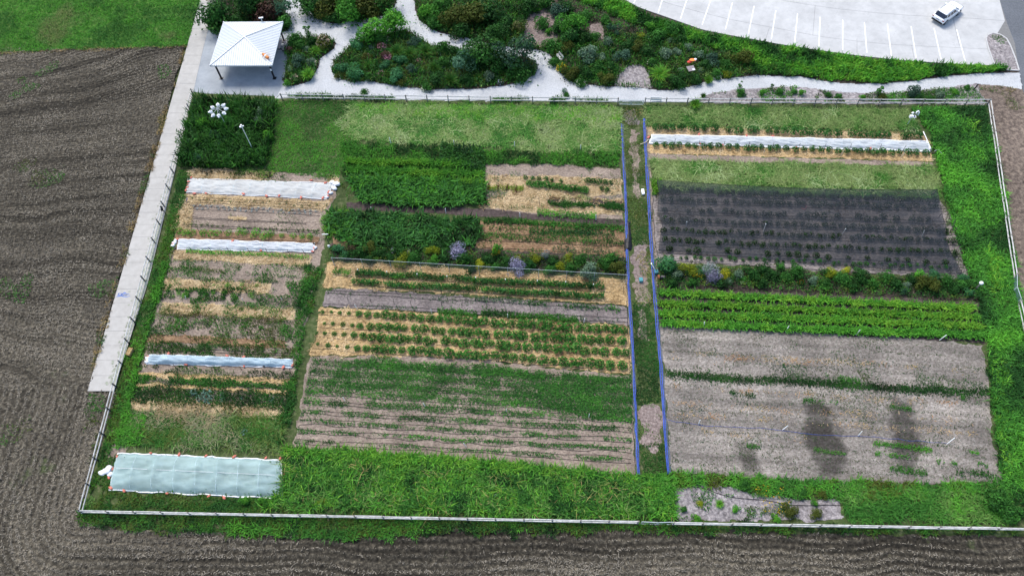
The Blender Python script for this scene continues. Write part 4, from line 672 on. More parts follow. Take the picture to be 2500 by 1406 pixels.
S('in the large bed beside the fence path', 'green 834 170 18; green 866 182 21; green 972 188 22; green 942 163 15; green 975 150 17; green 864 112 18; brtree 902 82 30 .8; brtree 960 52 32 1; mid 922 92 22; blue 906 118 11; red 934 114 14 1 pink; red 945 138 15 1 pink; olive 892 138 12 1 pink; red 1021 150 10 1 pink; mid 944 98 10 1 buff; olive 1057 136 10 1 pink; blue 1009 102 15; blue 1006 168 12 1.2; olive 824 186 9 1 white; mid 903 186 13 1 white; mid 942 196 8 1 white; olive 981 202 11 1 white; mid 1042 211 14 1 white; mid 1086 118 17 1.2; dark 1108 126 16; tree 1184 120 42 .9; bluetree 1278 132 44 .9; wisp 1124 156 32; pale 1196 188 16; grass 1167 190 12; dark 1220 200 9 1 lilac; mid 1268 182 24; dark 1064 192 20; grass 1100 196 20; grass 968 126 20; grass 1040 124 20; dark 1160 156 20; dark 1222 160 26; grass 1060 165 18; grass 900 160 14; dark 1140 195 16; mid 1080 150 18; grass 1000 130 18; grass 930 180 12 1 pink; dark 1250 150 22')
S('in the big bed below the parking lot', 'bright 1042 30 22; mid 1060 55 20; olive 1110 42 34 .9; olive 1152 40 36 .9; dark 1190 28 34; dark 1232 60 26; dark 1122 74 22; tree 1200 84 24; tan 1262 66 19; mid 1074 14 20; dark 1290 14 24; mid 1330 8 22; blue 1356 24 22; bright 1310 22 10; mid 1322 58 17; bright 1338 78 9; brtree 1402 60 26 1; dark 1396 90 26; dark 1425 92 18; mid 1346 112 18; mid 1370 120 15; olive 1390 112 16; pale 1440 128 24 1.1; pale 1470 144 13; mid 1372 164 14 1 yellow; olive 1396 182 18; dark 1430 176 18; mid 1460 166 18; olive 1480 196 16; pale 1486 102 14; wisp 1500 74 14 1.3; blue 1520 138 18; dark 1536 112 16; yellow 1565 92 10; olive 1556 116 16; mid 1602 86 20; pale 1628 132 18; pale 1656 130 13; pale 1636 100 10; pale 1682 116 12; pale 1706 136 14; blue 1740 142 20; olive 1812 142 22 1.1; ygrass 1612 180 22 .9; mid 1590 150 13 1 white; dark 1668 190 14; pale 1664 172 9 1 white; pale 1710 172 9 1 white; dark 1700 194 15; mid 1752 180 14 1 white; yellow 1780 184 11; dark 1648 200 18; dark 1580 126 17; dark 1722 160 15; mid 1772 160 15; mid 1418 200 13 1 white; mid 1350 150 14; dark 1492 160 14;  mid 1640 70 18; bright 1590 66 14; dark 1360 70 16; dark 1660 96 14; ygrass 1730 196 12; mid 1450 90 16; mid 1480 50 16; mid 1430 40 16; dark 1385 20 18')
S('on the chip strip outside the top fence', 'sapling 1806 212 9 1.1; mid 1812 228 12; sapling 1885 212 8; bright 1860 226 9; mid 1905 226 10; mid 1938 224 8; bright 1956 226 9; mid 2022 231 9; mid 2046 236 9; bright 2106 238 8; sapling 2146 222 14 .8; olive 2154 237 11; blue 2236 224 17; dark 2241 237 12; pale 2292 234 12; mid 2362 214 8; grass 1717 234 8; mid 890 224 9; mid 1384 232 8; wisp 1376 224 8; bright 2330 224 8; mid 2270 240 9')
S('standing through the top fence', 'ygrass 1698 254 15 .9; mid 1350 246 9')
S('in the flower border above the net trellis', 'green 828 604 14; red 856 608 13; green 845 622 12; dark 880 612 18; olive 907 606 15 1.1; dark 925 620 14; dark 985 614 16 1 white; yellow 984 638 16; mid 1010 628 16; yellow 1056 612 12 1.2; bright 1060 632 12; dark 1085 628 14; purple 1113 610 20 .9; dark 1132 632 17; gold 1172 646 13 .8; bright 1210 612 11 2 yellow; dark 1190 632 16; purple 1259 646 21; gold 1266 630 10; dark 1236 640 14; yellow 1312 634 12; lilac 1332 626 10 1.3; dark 1296 642 14; yellow 1370 646 11; dark 1350 638 14; yellow 1386 630 9; mid 1342 660 15; pale 1440 656 24; mid 1412 632 14; mid 1482 640 19; olive 1510 650 18; mid 1494 626 13; dark 950 628 14; dark 1150 656 12; dark 900 632 14; mid 1395 655 14; olive 905 630 8 1 yellow; olive 945 630 8 1 yellow; mid 1210 652 12; mid 1280 655 12; dark 960 612 9 1 lilac')
S('in the flower border below the black net', 'green 1630 652 26; yellow 1680 656 16; pale 1650 672 14; green 1705 668 14 1 yellow; lilac 1733 654 19; purple 1736 678 18; gold 1773 666 14; pale 1782 688 10; pale 1802 668 14; mid 1816 682 10 1 white; dark 1840 668 18; dark 1862 658 16; dark 1886 670 16; mid 1905 652 11; mid 1922 678 14; mid 1950 660 19; mid 1955 688 8 1 orange; pale 1986 682 13; yellow 2036 668 13; mid 2015 692 14; gold 2066 661 10; mid 2060 682 18; dark 2100 672 20; mid 2130 688 16; mid 2162 676 16; dark 2190 692 16; pale 2214 696 12; wisp 2206 708 10; bright 2242 672 13; olive 2250 692 18; green 2282 672 16; olive 2282 697 18; mid 2312 686 16; mid 2346 692 16; green 2352 676 13; mid 2376 690 14; green 2366 716 12; dark 2020 664 12; dark 2225 680 14; mid 1690 690 12; dark 1760 692 12; dark 1860 690 14; dark 1640 690 14; dark 2330 705 14; dark 2085 700 14')
S('in the prairie block beside the sensor poles', 'pale 638 276 15 1.2 white; pale 628 296 14 1.2 white; pale 610 340 12 1.2 white; pale 600 380 15 1.1 white; pale 586 366 11 1.1 white; mid 560 300 16 1.4; bright 500 300 14 1.3; mid 580 260 15 1.4; blue 520 330 14 1.3; mid 470 300 14 1.3; dark 600 300 16 1.3; bright 650 330 13 1.2; mid 618 338 12 1.4 white; mid 594 374 18 1.2 white; wisp 490 384 14 1.2; mid 520 360 13 1.3; mid 560 390 16 1.2; mid 640 372 18 1.2; dark 452 380 16 1.3; mid 480 350 14 1.2; wisp 540 345 12 1.2')
S('on the grey chip patch near the bottom fence', 'yellow 1712 1226 9 .7; ygrass 1757 1230 11 .7; bright 1795 1244 9 .7; olive 1930 1252 17 .7; olive 1992 1256 14 .7; mid 1960 1205 14 .7; olive 2010 1208 12 .7; bright 1990 1228 8; mid 1668 1242 8; bright 1700 1264 9; mid 1820 1180 13; bright 1895 1265 9')
S('rising out of the bottom grass', 'mid 1282 1216 24 .6; pale 1210 1210 9; yellow 786 1222 9; mid 2430 1215 28 .9; mid 2462 1245 24 .9; bright 600 1222 14; bright 640 1222 12')
BIG = {}
for where, kind, x, y, r, asp, fl, nm in SHR: BIG.setdefault((where, kind, fl), []).append((where, kind, x, y, r, asp, fl, nm))
for key, lst in BIG.items():
    lst.sort(key=lambda q: (q[2]))
    for i, (where, kind, x, y, r, asp, fl, nm) in enumerate(lst):
        v = int(x * 7 + y * 3) % 3; cm, sm = crown_for(kind, v); h = SPEC[kind][3]
        z = .5; s = r / ppm(x, y)
        for _ in range(3): z = .55 * h * s * asp; s = r / ppm(x, y, z) * 1.1
        p = G(x, y, z); big = kind in ('tree', 'brtree', 'bluetree')
        if big: s *= 1.12
        if 'flower border' in where and kind in ('purple', 'gold', 'yellow', 'lilac'): s *= 1.18
        word = 'tree' if big else 'tall plant' if kind == 'sapling' else 'clump' if 'grass' in kind else 'shrub'
        fw_ = '' if not fl else f' with {fl} flowers'
        pos = '' if len(lst) == 1 else f'{nth(i)} from the left, '
        lab = f'{NAMES[kind]} {word}{fw_}, {pos}{where}' if len(f'{NAMES[kind]} {word}{fw_}, {pos}{where}'.split()) <= 15 else f'{NAMES[kind].replace(chr(32)+"flowering","")} {word}{fw_}, {pos.replace(" from the left", "")}{where}'
        o = empty('tree' if big else 'sapling' if kind == 'sapling' else 'grass_clump' if 'grass' in kind else 'flowering_shrub' if fl or kind in ('gold', 'purple', 'lilac') else 'shrub', (p[0], p[1], .03), lab, word.split()[-1], f'plants {where}', rz=(x * 1.7 + y) % 6.28)
        o.scale = (s, s, s * asp)
        ob('crown', cm, o); 
        if 'grass' not in kind: ob('trunk' if big else 'stem', sm, o)
        if fl:
            if (fl, v) not in FM: FM[fl, v] = flower_mesh('flower_heads', 900 + len(FM), FL[fl], 80, h, .2, low=(fl == 'white'))
            f = ob('flower_heads', FM[fl, v], o); f['kind'] = 'stuff'

# ------------------------------------------------------------------ single crop plants
def plant_mesh(name, seed, pal, n=46, leaf=.5, h=1.3):
    g = np.random.default_rng(seed); a = g.uniform(0, 6.28, n); r = g.uniform(.1, .95, n) ** .7; z = h * (1 - .55 * r ** 2) * g.uniform(.55, 1.0, n)
    p = np.stack([r * np.cos(a), r * np.sin(a), z], 1); nr = np.stack([np.cos(a) * .7, np.sin(a) * .7, 0 * a + 1], 1) + g.normal(0, .35, (n, 3)); nr /= np.linalg.norm(nr, axis=1)[:, None]
    V, F, C = leaf_arrays(p, leaf * g.uniform(.7, 1.2, n), leaf * .5, nr, pal_mix(pal, g.random(n), .2, g), g, droop=.2)
    m = MB().tube([(0, 0, -.05), (.05, .03, h * .7)], [.06, .03], 4)
    V2 = np.array(m.v); F2 = np.array([t for f in m.f for t in ((f[0], f[1], f[2]), (f[0], f[2], f[3]))])
    return mesh_np(name, np.concatenate([V, V2]), np.concatenate([F, F2 + len(V)]), LEAF, np.concatenate([C, np.tile((.05, .1, .02), (len(V2), 1))]))
PM = {k: [plant_mesh(k, 70 + 9 * i + j, p, n, l, h) for j in range(4)] for i, (k, p, n, l, h) in enumerate((
    ('pepper', [DK, MD, GR, (.08, .22, .05)], 84, .5, 1.35), ('staked', [DK, MD, (.04, .14, .04)], 84, .48, 1.5), ('netted', [DB, DB, DK], 60, .5, 1.5), ('cabbage', [(.30, .36, .34), (.42, .47, .46), (.2, .26, .22)], 16, .7, .6), ('seedling', [DK, MD, OL], 18, .6, .9), ('beanbush', [GR, BR, YL], 70, .38, 1.1), ('kale', [BG, (.10, .19, .14), (.17, .28, .22)], 30, .55, .9), ('darkleaf', [(.012, .012, .01), DB, (.03, .02, .018)], 18, .6, .9)))}
def plants(name, lab, cat, group, kind, pts, zs=1.0):
    """pts: (pixel x, pixel y of crown middle, radius in pixels)"""
    for i, (x, y, r) in enumerate(pts):
        s = r / ppm(x, y); z = .4 * s * zs * 1.3; s = r / ppm(x, y, z); p = G(x, y, z)
        o = ob(name, PM[kind][int(x * 3 + y) % 4], None, (p[0], p[1], .06), rz=(x * 2.3) % 6.28, sc=(s, s, s * zs * (.9 + .25 * ((x * 7.7) % 1))))
        tag(o, lab.format(nth(i)), cat, group)
rr = random.Random(11)
# four rows of plants on straw: positions read off the photograph, left to right
ROWS = [[(787, 763, 5), (809, 762, 4), (830, 764, 5), (852, 765, 5), (876, 766, 8), (898, 768, 9), (920, 769, 8), (941, 768, 11), (961, 772, 10), (983, 773, 9), (1005, 773, 10), (1026, 777, 10), (1051, 778, 10), (1073, 779, 10), (1094, 780, 10), (1117, 782, 10), (1138, 784, 11), (1161, 787, 13), (1181, 784, 11), (1206, 789, 11), (1225, 791, 11), (1248, 791, 10), (1273, 791, 13), (1294, 792, 13), (1321, 793, 14), (1341, 796, 13), (1367, 799, 12), (1385, 801, 13), (1411, 799, 11), (1433, 801, 11), (1455, 803, 12), (1477, 801, 9), (1500, 803, 12), (1522, 806, 10)],
        [(792, 790, 4), (813, 790, 5), (837, 792, 6), (860, 794, 5), (879, 796, 8), (904, 797, 9), (926, 798, 10), (948, 798, 11), (969, 799, 11), (987, 801, 8), (1014, 802, 10), (1035, 803, 11), (1061, 807, 10), (1079, 808, 9), (1103, 809, 10), (1126, 809, 12), (1145, 812, 12), (1169, 811, 10), (1187, 816, 10), (1216, 816, 11), (1237, 815, 11), (1260, 817, 13), (1276, 819, 12), (1306, 824, 13), (1329, 822, 11), (1355, 823, 13), (1372, 825, 12), (1392, 827, 13), (1420, 826, 12), (1442, 830, 12), (1464, 830, 11), (1489, 829, 12), (1518, 832, 12)],
        [(773, 813, 4), (793, 814, 5), (816, 815, 6), (840, 816, 6), (864, 818, 8), (887, 820, 9), (908, 823, 11), (932, 824, 12), (953, 827, 12), (976, 827, 13), (996, 827, 9), (1018, 826, 12), (1044, 833, 13), (1063, 832, 5), (1088, 831, 12), (1111, 834, 9), (1133, 838, 13), (1160, 837, 12), (1178, 838, 12), (1197, 838, 9), (1221, 842, 13), (1239, 844, 12), (1261, 845, 11), (1287, 847, 12), (1312, 846, 11), (1336, 848, 12), (1362, 852, 13), (1386, 848, 12), (1408, 849, 13), (1428, 857, 12), (1453, 856, 9), (1475, 859, 12), (1505, 859, 11), (1527, 861, 10)],
        [(776, 840, 4), (801, 843, 6), (823, 845, 4), (848, 847, 5), (872, 850, 8), (894, 851, 9), (917, 852, 11), (938, 852, 12), (959, 854, 10), (981, 855, 9), (1007, 856, 12), (1027, 855, 10), (1050, 859, 13), (1070, 859, 10), (1095, 863, 14), (1121, 866, 10), (1142, 866, 13), (1164, 867, 11), (1184, 868, 12), (1209, 867, 11), (1231, 870, 11), (1253, 872, 11), (1278, 874, 10), (1298, 876, 11), (1326, 878, 13), (1351, 882, 9), (1374, 883, 13), (1397, 885, 12), (1416, 884, 12), (1442, 886, 13), (1464, 889, 12), (1490, 891, 12), (1519, 892, 12)]]
for k, R in enumerate(ROWS):
    plants('pepper_plant', 'leafy pepper plant, {} from the left in the %s straw row' % ('top', 'second', 'third', 'bottom')[k], 'plant', 'plants in the four straw rows', 'pepper', [(x, y, r * 1.12) for x, y, r in R])
up_ = [1603, 1622, 1639, 1664, 1695, 1718, 1744, 1780, 1803, 1834, 1845, 1876, 1895, 1915, 1937, 1960, 1980, 2002, 2018, 2044, 2079, 2096, 2110, 2130, 2150, 2166, 2208, 2223, 2241]
plants('crop_plant', 'dark bushy plant above the white row cover, {} from the left', 'plant', 'plants beside the white row cover', 'staked', [(x, 311 + (x - 1603) * .034 + rr.uniform(-1, 1), rr.uniform(9.5, 13)) for x in up_])
lo_ = [1601, 1623, 1641, 1657, 1680, 1696, 1717, 1735, 1754, 1779, 1798, 1823, 1840, 1857, 1879, 1896, 1919, 1941, 1962, 1984, 2003, 2024, 2046, 2066, 2086, 2100, 2118, 2136, 2155, 2176, 2194, 2216, 2235, 2260]
plants('crop_plant', 'dark bushy plant below the white row cover, {} from the left', 'plant', 'plants beside the white row cover', 'staked', [(x, 354 + (x - 1601) * .031 + rr.uniform(-1.5, 1.5), rr.uniform(8, 10.5)) for x in lo_])
NR = [((1613, 464), (2288, 492), 40), ((1613, 487), (2296, 508), 40), ((1613, 512), (2310, 540), 38), ((1613, 536), (2318, 565), 38), ((1615, 563), (2330, 590), 44), ((1617, 588), (2340, 618), 40), ((1620, 608), (2345, 645), 30)]
for k, (a, b, n) in enumerate(NR):
    plants('netted_plant', 'dark tuft under the black net, {} from the left in the %s row' % ORD[k], 'plant', 'plants under the black net', 'netted', [(a[0] + (b[0] - a[0]) * (i + .5) / n + rr.uniform(-3, 3), a[1] + (b[1] - a[1]) * (i + .5) / n + rr.uniform(-3, 3), rr.uniform(7.5, 10.5)) for i in range(n) if rr.random() > (.03 if k not in (2, 6) else .25)])
plants('crop_plant', 'small dark plant on bare soil below the net edge, {} from the left', 'plant', 'plants below the net edge', 'staked', [(x + rr.uniform(-4, 4), 624 + (x - 1625) * .042 + rr.uniform(-2, 5), rr.uniform(4.5, 8)) for x in range(1625, 2330, 17)])
plants('cabbage', 'pale silvery cabbage in the upper row of the grey bed, {} from the left', 'plant', 'pale cabbages in the left plot', 'cabbage', [(474 + 14.2 * i, 502 + i * .62 + rr.uniform(-1, 1), 4.2) for i in range(22) if i not in (9, 14)])
plants('cabbage', 'pale silvery cabbage in the lower row of the grey bed, {} from the left', 'plant', 'pale cabbages in the left plot', 'cabbage', [(481 + 13.2 * i, 508 + i * .62 + rr.uniform(-1, 1), 3.8) for i in range(22) if i not in (3, 12)])
plants('seedling', 'small dark seedling in the drip lined row above the bean bushes, {} from the left', 'plant', 'seedlings in the left plot', 'seedling', [(453 + 13 * i, 548 + i * .65 + rr.uniform(-1, 1), rr.uniform(3.5, 5.5)) for i in range(24) if i not in (8, 9, 20)])
plants('seedling', 'tiny seedling on straw just below the long grey cover, {} from the left', 'plant', 'seedlings in the left plot', 'seedling', [(470 + 19 * i + rr.uniform(-5, 5), 487 + i * .9 + rr.uniform(-4, 5), rr.uniform(3, 5)) for i in range(18)])
plants('dark_plant', 'blackish small plant on straw above the long grey cover, {} from the left', 'plant', 'dark plants beside the prairie block', 'darkleaf', [(480, 420, 5), (494, 419, 6), (504, 425, 5), (515, 420, 5), (532, 419, 6), (545, 422, 5), (561, 423, 5), (572, 425, 5), (585, 424, 5), (596, 426, 5), (610, 426, 6), (633, 426, 5), (657, 427, 9), (687, 429, 5)])
plants('bean_bush', 'bright green bean bush above the short white tunnel, {} from the left', 'plant', 'bean bushes in the left plot', 'beanbush', [(438, 564, 11), (452, 568, 10), (466, 568, 12), (497, 568, 11), (517, 570, 11), (531, 568, 10), (558, 568, 10), (584, 566, 11), (597, 568, 10), (625, 566, 12), (646, 574, 13), (660, 571, 12), (618, 575, 8), (688, 575, 7), (715, 576, 9), (738, 577, 9), (757, 577, 9)])
plants('kale_plant', 'blue green kale plant on the strip above the lower straw, {} from the left', 'plant', 'kale plants', 'kale', [(474, 957, 11), (486, 972, 10), (504, 958, 14), (507, 973, 13), (523, 968, 6), (542, 963, 8), (544, 974, 8), (590, 970, 7), (663, 974, 8), (596, 1054, 10)])
plants('leafy_plant', 'large leaved bright plant in the weedy strip, {} from the left', 'plant', 'bright plants in the weeds', 'beanbush', [(424, 724, 5), (436, 716, 7), (452, 720, 9), (521, 716, 6), (548, 714, 8), (570, 722, 8), (577, 728, 6), (612, 720, 8), (618, 726, 6), (661, 724, 5), (556, 696, 7), (591, 695, 6), (627, 697, 5), (522, 696, 4)])
plants('bean_bush', 'leafy bean bush in the long row on the upper straw bed, {} from the left', 'plant', 'bushes on the upper straw bed', 'pepper', [(1292 + 10.5 * i, 449 + i * 1.1 + rr.uniform(-2, 2), rr.uniform(8, 12)) for i in range(14)])
plants('bean_bush', 'smaller bush at the top edge of the upper straw bed, {} from the left', 'plant', 'bushes on the upper straw bed', 'staked', [(1283, 434, 6), (1300, 436, 7), (1315, 437, 7), (1332, 438, 8), (1348, 440, 6), (1370, 442, 6), (1435, 442, 9), (1448, 444, 9), (1462, 445, 9), (1478, 446, 8), (1492, 446, 7), (1470, 460, 7), (1482, 462, 7)])

# ------------------------------------------------------------------ pavilion
def unit(v): v = np.array(v, float); return v / np.linalg.norm(v)
pc = np.array([-36.57, 88.78]); pa = math.radians(-4.2); HALF, EAVE, APEX = 4.5, 2.9, 4.1
pv = empty('pavilion', (pc[0], pc[1], .05), 'open square pavilion with white ribbed metal roof on dark posts', 'pavilion', rz=pa)
cs_ = [(-HALF, -HALF), (HALF, -HALF), (HALF, HALF), (-HALF, HALF)]
for i in range(4):
    a, b = np.array(cs_[i]), np.array(cs_[(i + 1) % 4]); A = np.array([*a, EAVE]); B = np.array([*b, EAVE]); T = np.array([0, 0, APEX])
    m = MB(); dn = np.array([0, 0, .06]); m.add([A, B, T, A - dn, B - dn, T - dn], [(0, 1, 2), (5, 4, 3), (0, 3, 4, 1), (1, 4, 5, 2), (2, 5, 3, 0)])
    rp = m.build('roof_panel', MAT['roof'], pv); m = MB(); n = 28
    for k in range(1, n):
        u = k / n; s0 = A + (B - A) * u; f = 1 - abs(2 * u - 1); e = np.array([0, 0, .022]) + (T - (A + B) / 2) * 0
        m.bar(s0 + e + (T - (A + B) / 2) * .005, s0 + (T - (A + B) / 2) * max(f - .015, .01) + e, .05, .055)
    r = m.build('rib', MAT['roof'], rp); r['kind'] = 'stuff'
    MB().bar(A + (0, 0, .05), T + (0, 0, .055), .16, .05).build('hip_cap', MAT['roof'], pv)
    MB().bar(A - (0, 0, .1), B - (0, 0, .1), .06, .2).build('eave_trim', MAT['roof'], pv)
for i, (x, y) in enumerate(((-3.94, -4.1), (3.94, -4.1), (3.94, 3.75), (-3.94, 3.75))):
    p = MB().box((x, y, 1.42), (.2, .2, 2.84)).build('post', MAT['black'], pv)
    MB().box((x, y, .02), (.5, .5, .04)).build('base_plate', MAT['black'], p)
    if i == 1: MB().box((x, y - .115, 1.75), (.24, .02, .36)).build('notice', MAT['white'], p)
for k in range(2): MB().bar((-4.1, -2 + 4 * k, 2.72), (4.1, -2 + 4 * k, 2.72), .12, .2).build('beam', MAT['black'], pv)
def table(px, py, rz, lab):
    p = G(px, py); t = empty('picnic_table', (p[0], p[1], .06), lab, 'table', rz=rz)
    MB().box((0, 0, .74), (1.9, .75, .05)).build('table_top', MAT['sign'], t)
    for s_ in (-1, 1):
        MB().box((0, s_ * .75, .44), (1.9, .28, .05)).build('seat', MAT['sign'], t); MB().box((s_ * .7, 0, .36), (.08, 1.5, .08)).build('brace', MAT['black'], t)
        for q in (-1, 1): MB().bar((s_ * .7, q * .3, .72), (s_ * .7, q * .62, 0), .07).build('leg', MAT['black'], t)
table(684, 118, 1.5, 'grey picnic table under the edge of the pavilion roof'); table(655, 128, 1.5, 'grey picnic table deeper under the pavilion roof')
p = G(649, 138, 3.3); t = empty('roof_ornament', (p[0], p[1], 3.24), 'orange banded insect shaped ornament lying on the pavilion roof', 'ornament', rz=-.65)
t.rotation_euler = (.28, .1, -.75)
def ell(m, c, r, n=8, k=5):
    V = []; F = []
    for i in range(k + 1):
        th = math.pi * i / k
        V += [(c[0] + r[0] * math.cos(th), c[1] + r[1] * math.sin(th) * math.cos(6.283 * j / n), c[2] + r[2] * math.sin(th) * math.sin(6.283 * j / n)) for j in range(n)]
    for i in range(k): F += [(i * n + j, i * n + (j + 1) % n, (i + 1) * n + (j + 1) % n, (i + 1) * n + j) for j in range(n)]
    return m.add(V, F)
for i, (x, r, mt) in enumerate(((-.5, .2, 'tank'), (-.25, .26, 'orange'), (0, .24, 'cloth'), (.22, .28, 'tank'), (.48, .22, 'orange'))): ell(MB(), (x, 0, .2), (.2, r, .18)).build('body_band', MAT[mt], t, True)
for i in range(3):
    for q in (-1, 1): MB().tube([(-.2 + .3 * i, q * .2, .2), (-.2 + .3 * i, q * .45, .25), (-.15 + .34 * i, q * .6, .03)], .02, 5).build('leg', MAT['tank'], t)
for q in (-1, 1): MB().tube([(.62, q * .08, .25), (.9, q * .25, .3)], .02, 5).build('feeler', MAT['tank'], t)

# ------------------------------------------------------------------ car
cg = G(2308, 41); car = empty('parked_car', (cg[0], cg[1], .075), 'white sport utility car driving across the pale parking lot', 'car', rz=math.radians(36)); car.scale = (1.03, 1.04, 1.04)
def loft(st, ring):
    m = MB(); V = []; n = len(ring(*st[0])); F = []
    for q in st: V += ring(*q)
    for i in range(len(st) - 1): F += [(i * n + j, i * n + (j + 1) % n, (i + 1) * n + (j + 1) % n, (i + 1) * n + j) for j in range(n)]
    F += [tuple(range(n - 1, -1, -1)), tuple(range((len(st) - 1) * n, len(st) * n))]; return m.add(V, F)
body = loft([(-2.46, .84, .99, .50), (-2.38, .93, 1.04, .40), (-1.9, .98, 1.08, .34), (-.8, .99, 1.08, .32), (.4, .99, 1.06, .32), (1.15, .98, 1.05, .32), (1.75, .96, 1.03, .34), (2.15, .92, .98, .36), (2.36, .82, .9, .42), (2.48, .62, .8, .5)],
            lambda x, w, t_, b: [(x, -w, b + .08), (x, -w, t_ - .16), (x, -w * .96, t_ - .05), (x, -w * .86, t_), (x, w * .86, t_), (x, w * .96, t_ - .05), (x, w, t_ - .16), (x, w, b + .08), (x, w * .9, b), (x, -w * .9, b)])
body.build('body', MAT['carw'], car, True)
cab = MB(); lo = [(-2.32, .80), (-1.9, .93), (.7, .93), (1.2, .78)]; hi = [(-1.98, .62), (-1.75, .74), (-.05, .74), (.32, .62)]
V = [(x, s_ * w, 1.05) for s_ in (-1,) for x, w in lo] + [(x, w, 1.05) for x, w in lo[::-1]] + [(x, -w, 1.70) for x, w in hi] + [(x, w, 1.70) for x, w in hi[::-1]] + [(x * .92 - .06, -w * .85, 1.76) for x, w in hi] + [(x * .92 - .06, w * .85, 1.76) for x, w in hi[::-1]]
cab.add(V, [(i, (i + 1) % 8, (i + 1) % 8 + 8, i + 8) for i in range(8)] + [(i + 8, (i + 1) % 8 + 8, (i + 1) % 8 + 16, i + 16) for i in range(8)] + [tuple(range(16, 24))])
cab.build('cabin', MAT['carw'], car)
def pane(name, q, mt='glass', off=.012):
    q = np.array(q, float); n = unit(np.cross(q[1] - q[0], q[2] - q[0])); c = np.array([-.3, 0, 1.2])
    if n @ (q.mean(0) - c) < 0: n = -n
    k = len(q); MB().add(list(q + n * off) + list(q - n * .01), [tuple(range(k)), tuple(range(2 * k - 1, k - 1, -1))] + [(i, (i + 1) % k, (i + 1) % k + k, i + k) for i in range(k)]).build(name, MAT[mt], car)
L3 = lambda a, b, t_: tuple(np.array(a) * (1 - t_) + np.array(b) * t_)
def quad(a, b, c, d, u0, u1, v0, v1): f = lambda u, v: L3(L3(a, b, u), L3(d, c, u), v); return [f(u0, v0), f(u1, v0), f(u1, v1), f(u0, v1)]
pane('windscreen', quad((1.2, -.78, 1.05), (1.2, .78, 1.05), (.32, .62, 1.7), (.32, -.62, 1.7), -.04, 1.04, .05, .95))
pane('rear_window', quad((-2.32, -.80, 1.05), (-2.32, .80, 1.05), (-1.98, .62, 1.7), (-1.98, -.62, 1.7), .0, 1.0, .12, .92))
for s_ in (-1, 1):
    side = ((-1.9, s_ * .93, 1.05), (.7, s_ * .93, 1.05), (-.05, s_ * .74, 1.7), (-1.75, s_ * .74, 1.7))
    pane('side_window', quad(*side, .06, .34, .15, .88)); pane('side_window', quad(*side, .40, .66, .12, .88)); pane('side_window', quad(*side, .70, .97, .12, .88))
    pane('rear_side_window', quad((-2.32, s_ * .80, 1.05), (-1.9, s_ * .93, 1.05), (-1.75, s_ * .74, 1.7), (-1.98, s_ * .62, 1.7), .02, .85, .3, .9))
    MB().tube([(-1.7, s_ * .66, 1.76), (-1.6, s_ * .66, 1.82), (-.2, s_ * .66, 1.82), (-.1, s_ * .66, 1.76)], .03, 6).build('roof_rail', MAT['rim'], car)
    MB().box((.75, s_ * 1.06, 1.1), (.18, .2, .16)).build('mirror', MAT['carw'], car)
    MB().box((-2.36, s_ * .80, .92), (.2, .24, .16)).build('tail_lamp', MAT['lampr'], car); MB().box((2.22, s_ * .74, .84), (.34, .3, .14)).build('headlight', MAT['rim'], car)
    for x in (-1.5, 1.5):
        wv = [(x + .37 * math.cos(a), .37 + .37 * math.sin(a)) for a in np.linspace(0, 6.283, 21)[:-1]]
        def disc(y0, y1, r): return MB().add([(x + r * math.cos(a), y, .37 + r * math.sin(a)) for y in (y0, y1) for a in np.linspace(0, 6.283, 21)[:-1]], [tuple(range(19, -1, -1)), tuple(range(20, 40))] + [(i, (i + 1) % 20, (i + 1) % 20 + 20, i + 20) for i in range(20)])
        disc(s_ * .70, s_ * .985, .47).build('wheel_arch', MAT['tyre'], car)
        w = disc(s_ * .72, s_ * 1.0, .37).build('wheel', MAT['tyre'], car); disc(s_ * .99, s_ * 1.012, .25).build('rim', MAT['rim'], w)
MB().box((-2.44, 0, .52), (.16, 1.7, .2)).build('rear_bumper', MAT['tyre'], car); MB().box((-2.465, 0, .82), (.03, .5, .12)).build('number_plate', MAT['rim'], car); MB().box((2.46, 0, .6), (.08, 1.1, .22)).build('grille', MAT['tyre'], car)
pane('wiper_panel', quad((1.2, -.78, 1.05), (1.2, .78, 1.05), (1.28, .78, 1.06), (1.28, -.78, 1.06), 0, 1, 0, 1))

# ------------------------------------------------------------------ fences and gates
def rail_fence(label, A, B, post='post_l', lean=0, h=1.28, first=True):
    A = np.array(A)[:2]; B = np.array(B)[:2]; Ln = np.linalg.norm(B - A); n = max(1, round(Ln / 2.9)); rz = math.atan2(*(B - A)[::-1])
    t = empty('rail_fence', (A[0], A[1], .02), label, 'fence', 'split rail fences round the garden', rz=rz); st = Ln / n; g = random.Random(int(Ln * 100))
    pm = MB().box((0, 0, h / 2 - .1), (.13, .11, h + .2)); me = None
    for i in range(n + 1):
        if me is None: o = pm.build('post', MAT[post], t); me = o.data
        else: o = ob('post', me, t)
        o.location = (i * st, 0, g.uniform(-.03, .03)); o.rotation_euler = (g.uniform(-.02, .02), g.uniform(-.02, .02), g.uniform(-.2, .2))
    rm = [MB().tube([(-.12, 0, 0), (st * .5, .012 * q, -.012 + .01 * q), (st + .12, 0, 0)], .07 + .004 * q, 6).build('rail', MAT['rail'], t) for q in range(2)]
    for q, o in enumerate(rm): o.location = (0, 0, (.5, 1.1)[q])
    for i in range(1, n):
        for z in (.5, 1.1):
            o = ob('rail', rm[(i + (z > 1)) % 2].data, t, (i * st, g.uniform(-.02, .02), z + g.uniform(-.02, .02)))
            o.rotation_euler = (0, g.uniform(-.008, .008), 0)
    # wire mesh stretched behind the rails
    return t
TLc = G(474, 234); BLc = G(192, 1246, 1.15)
rail_fence('weathered two rail fence between the gravel path and the pale hay grass', G(690, 244.5), G(1508, 255))
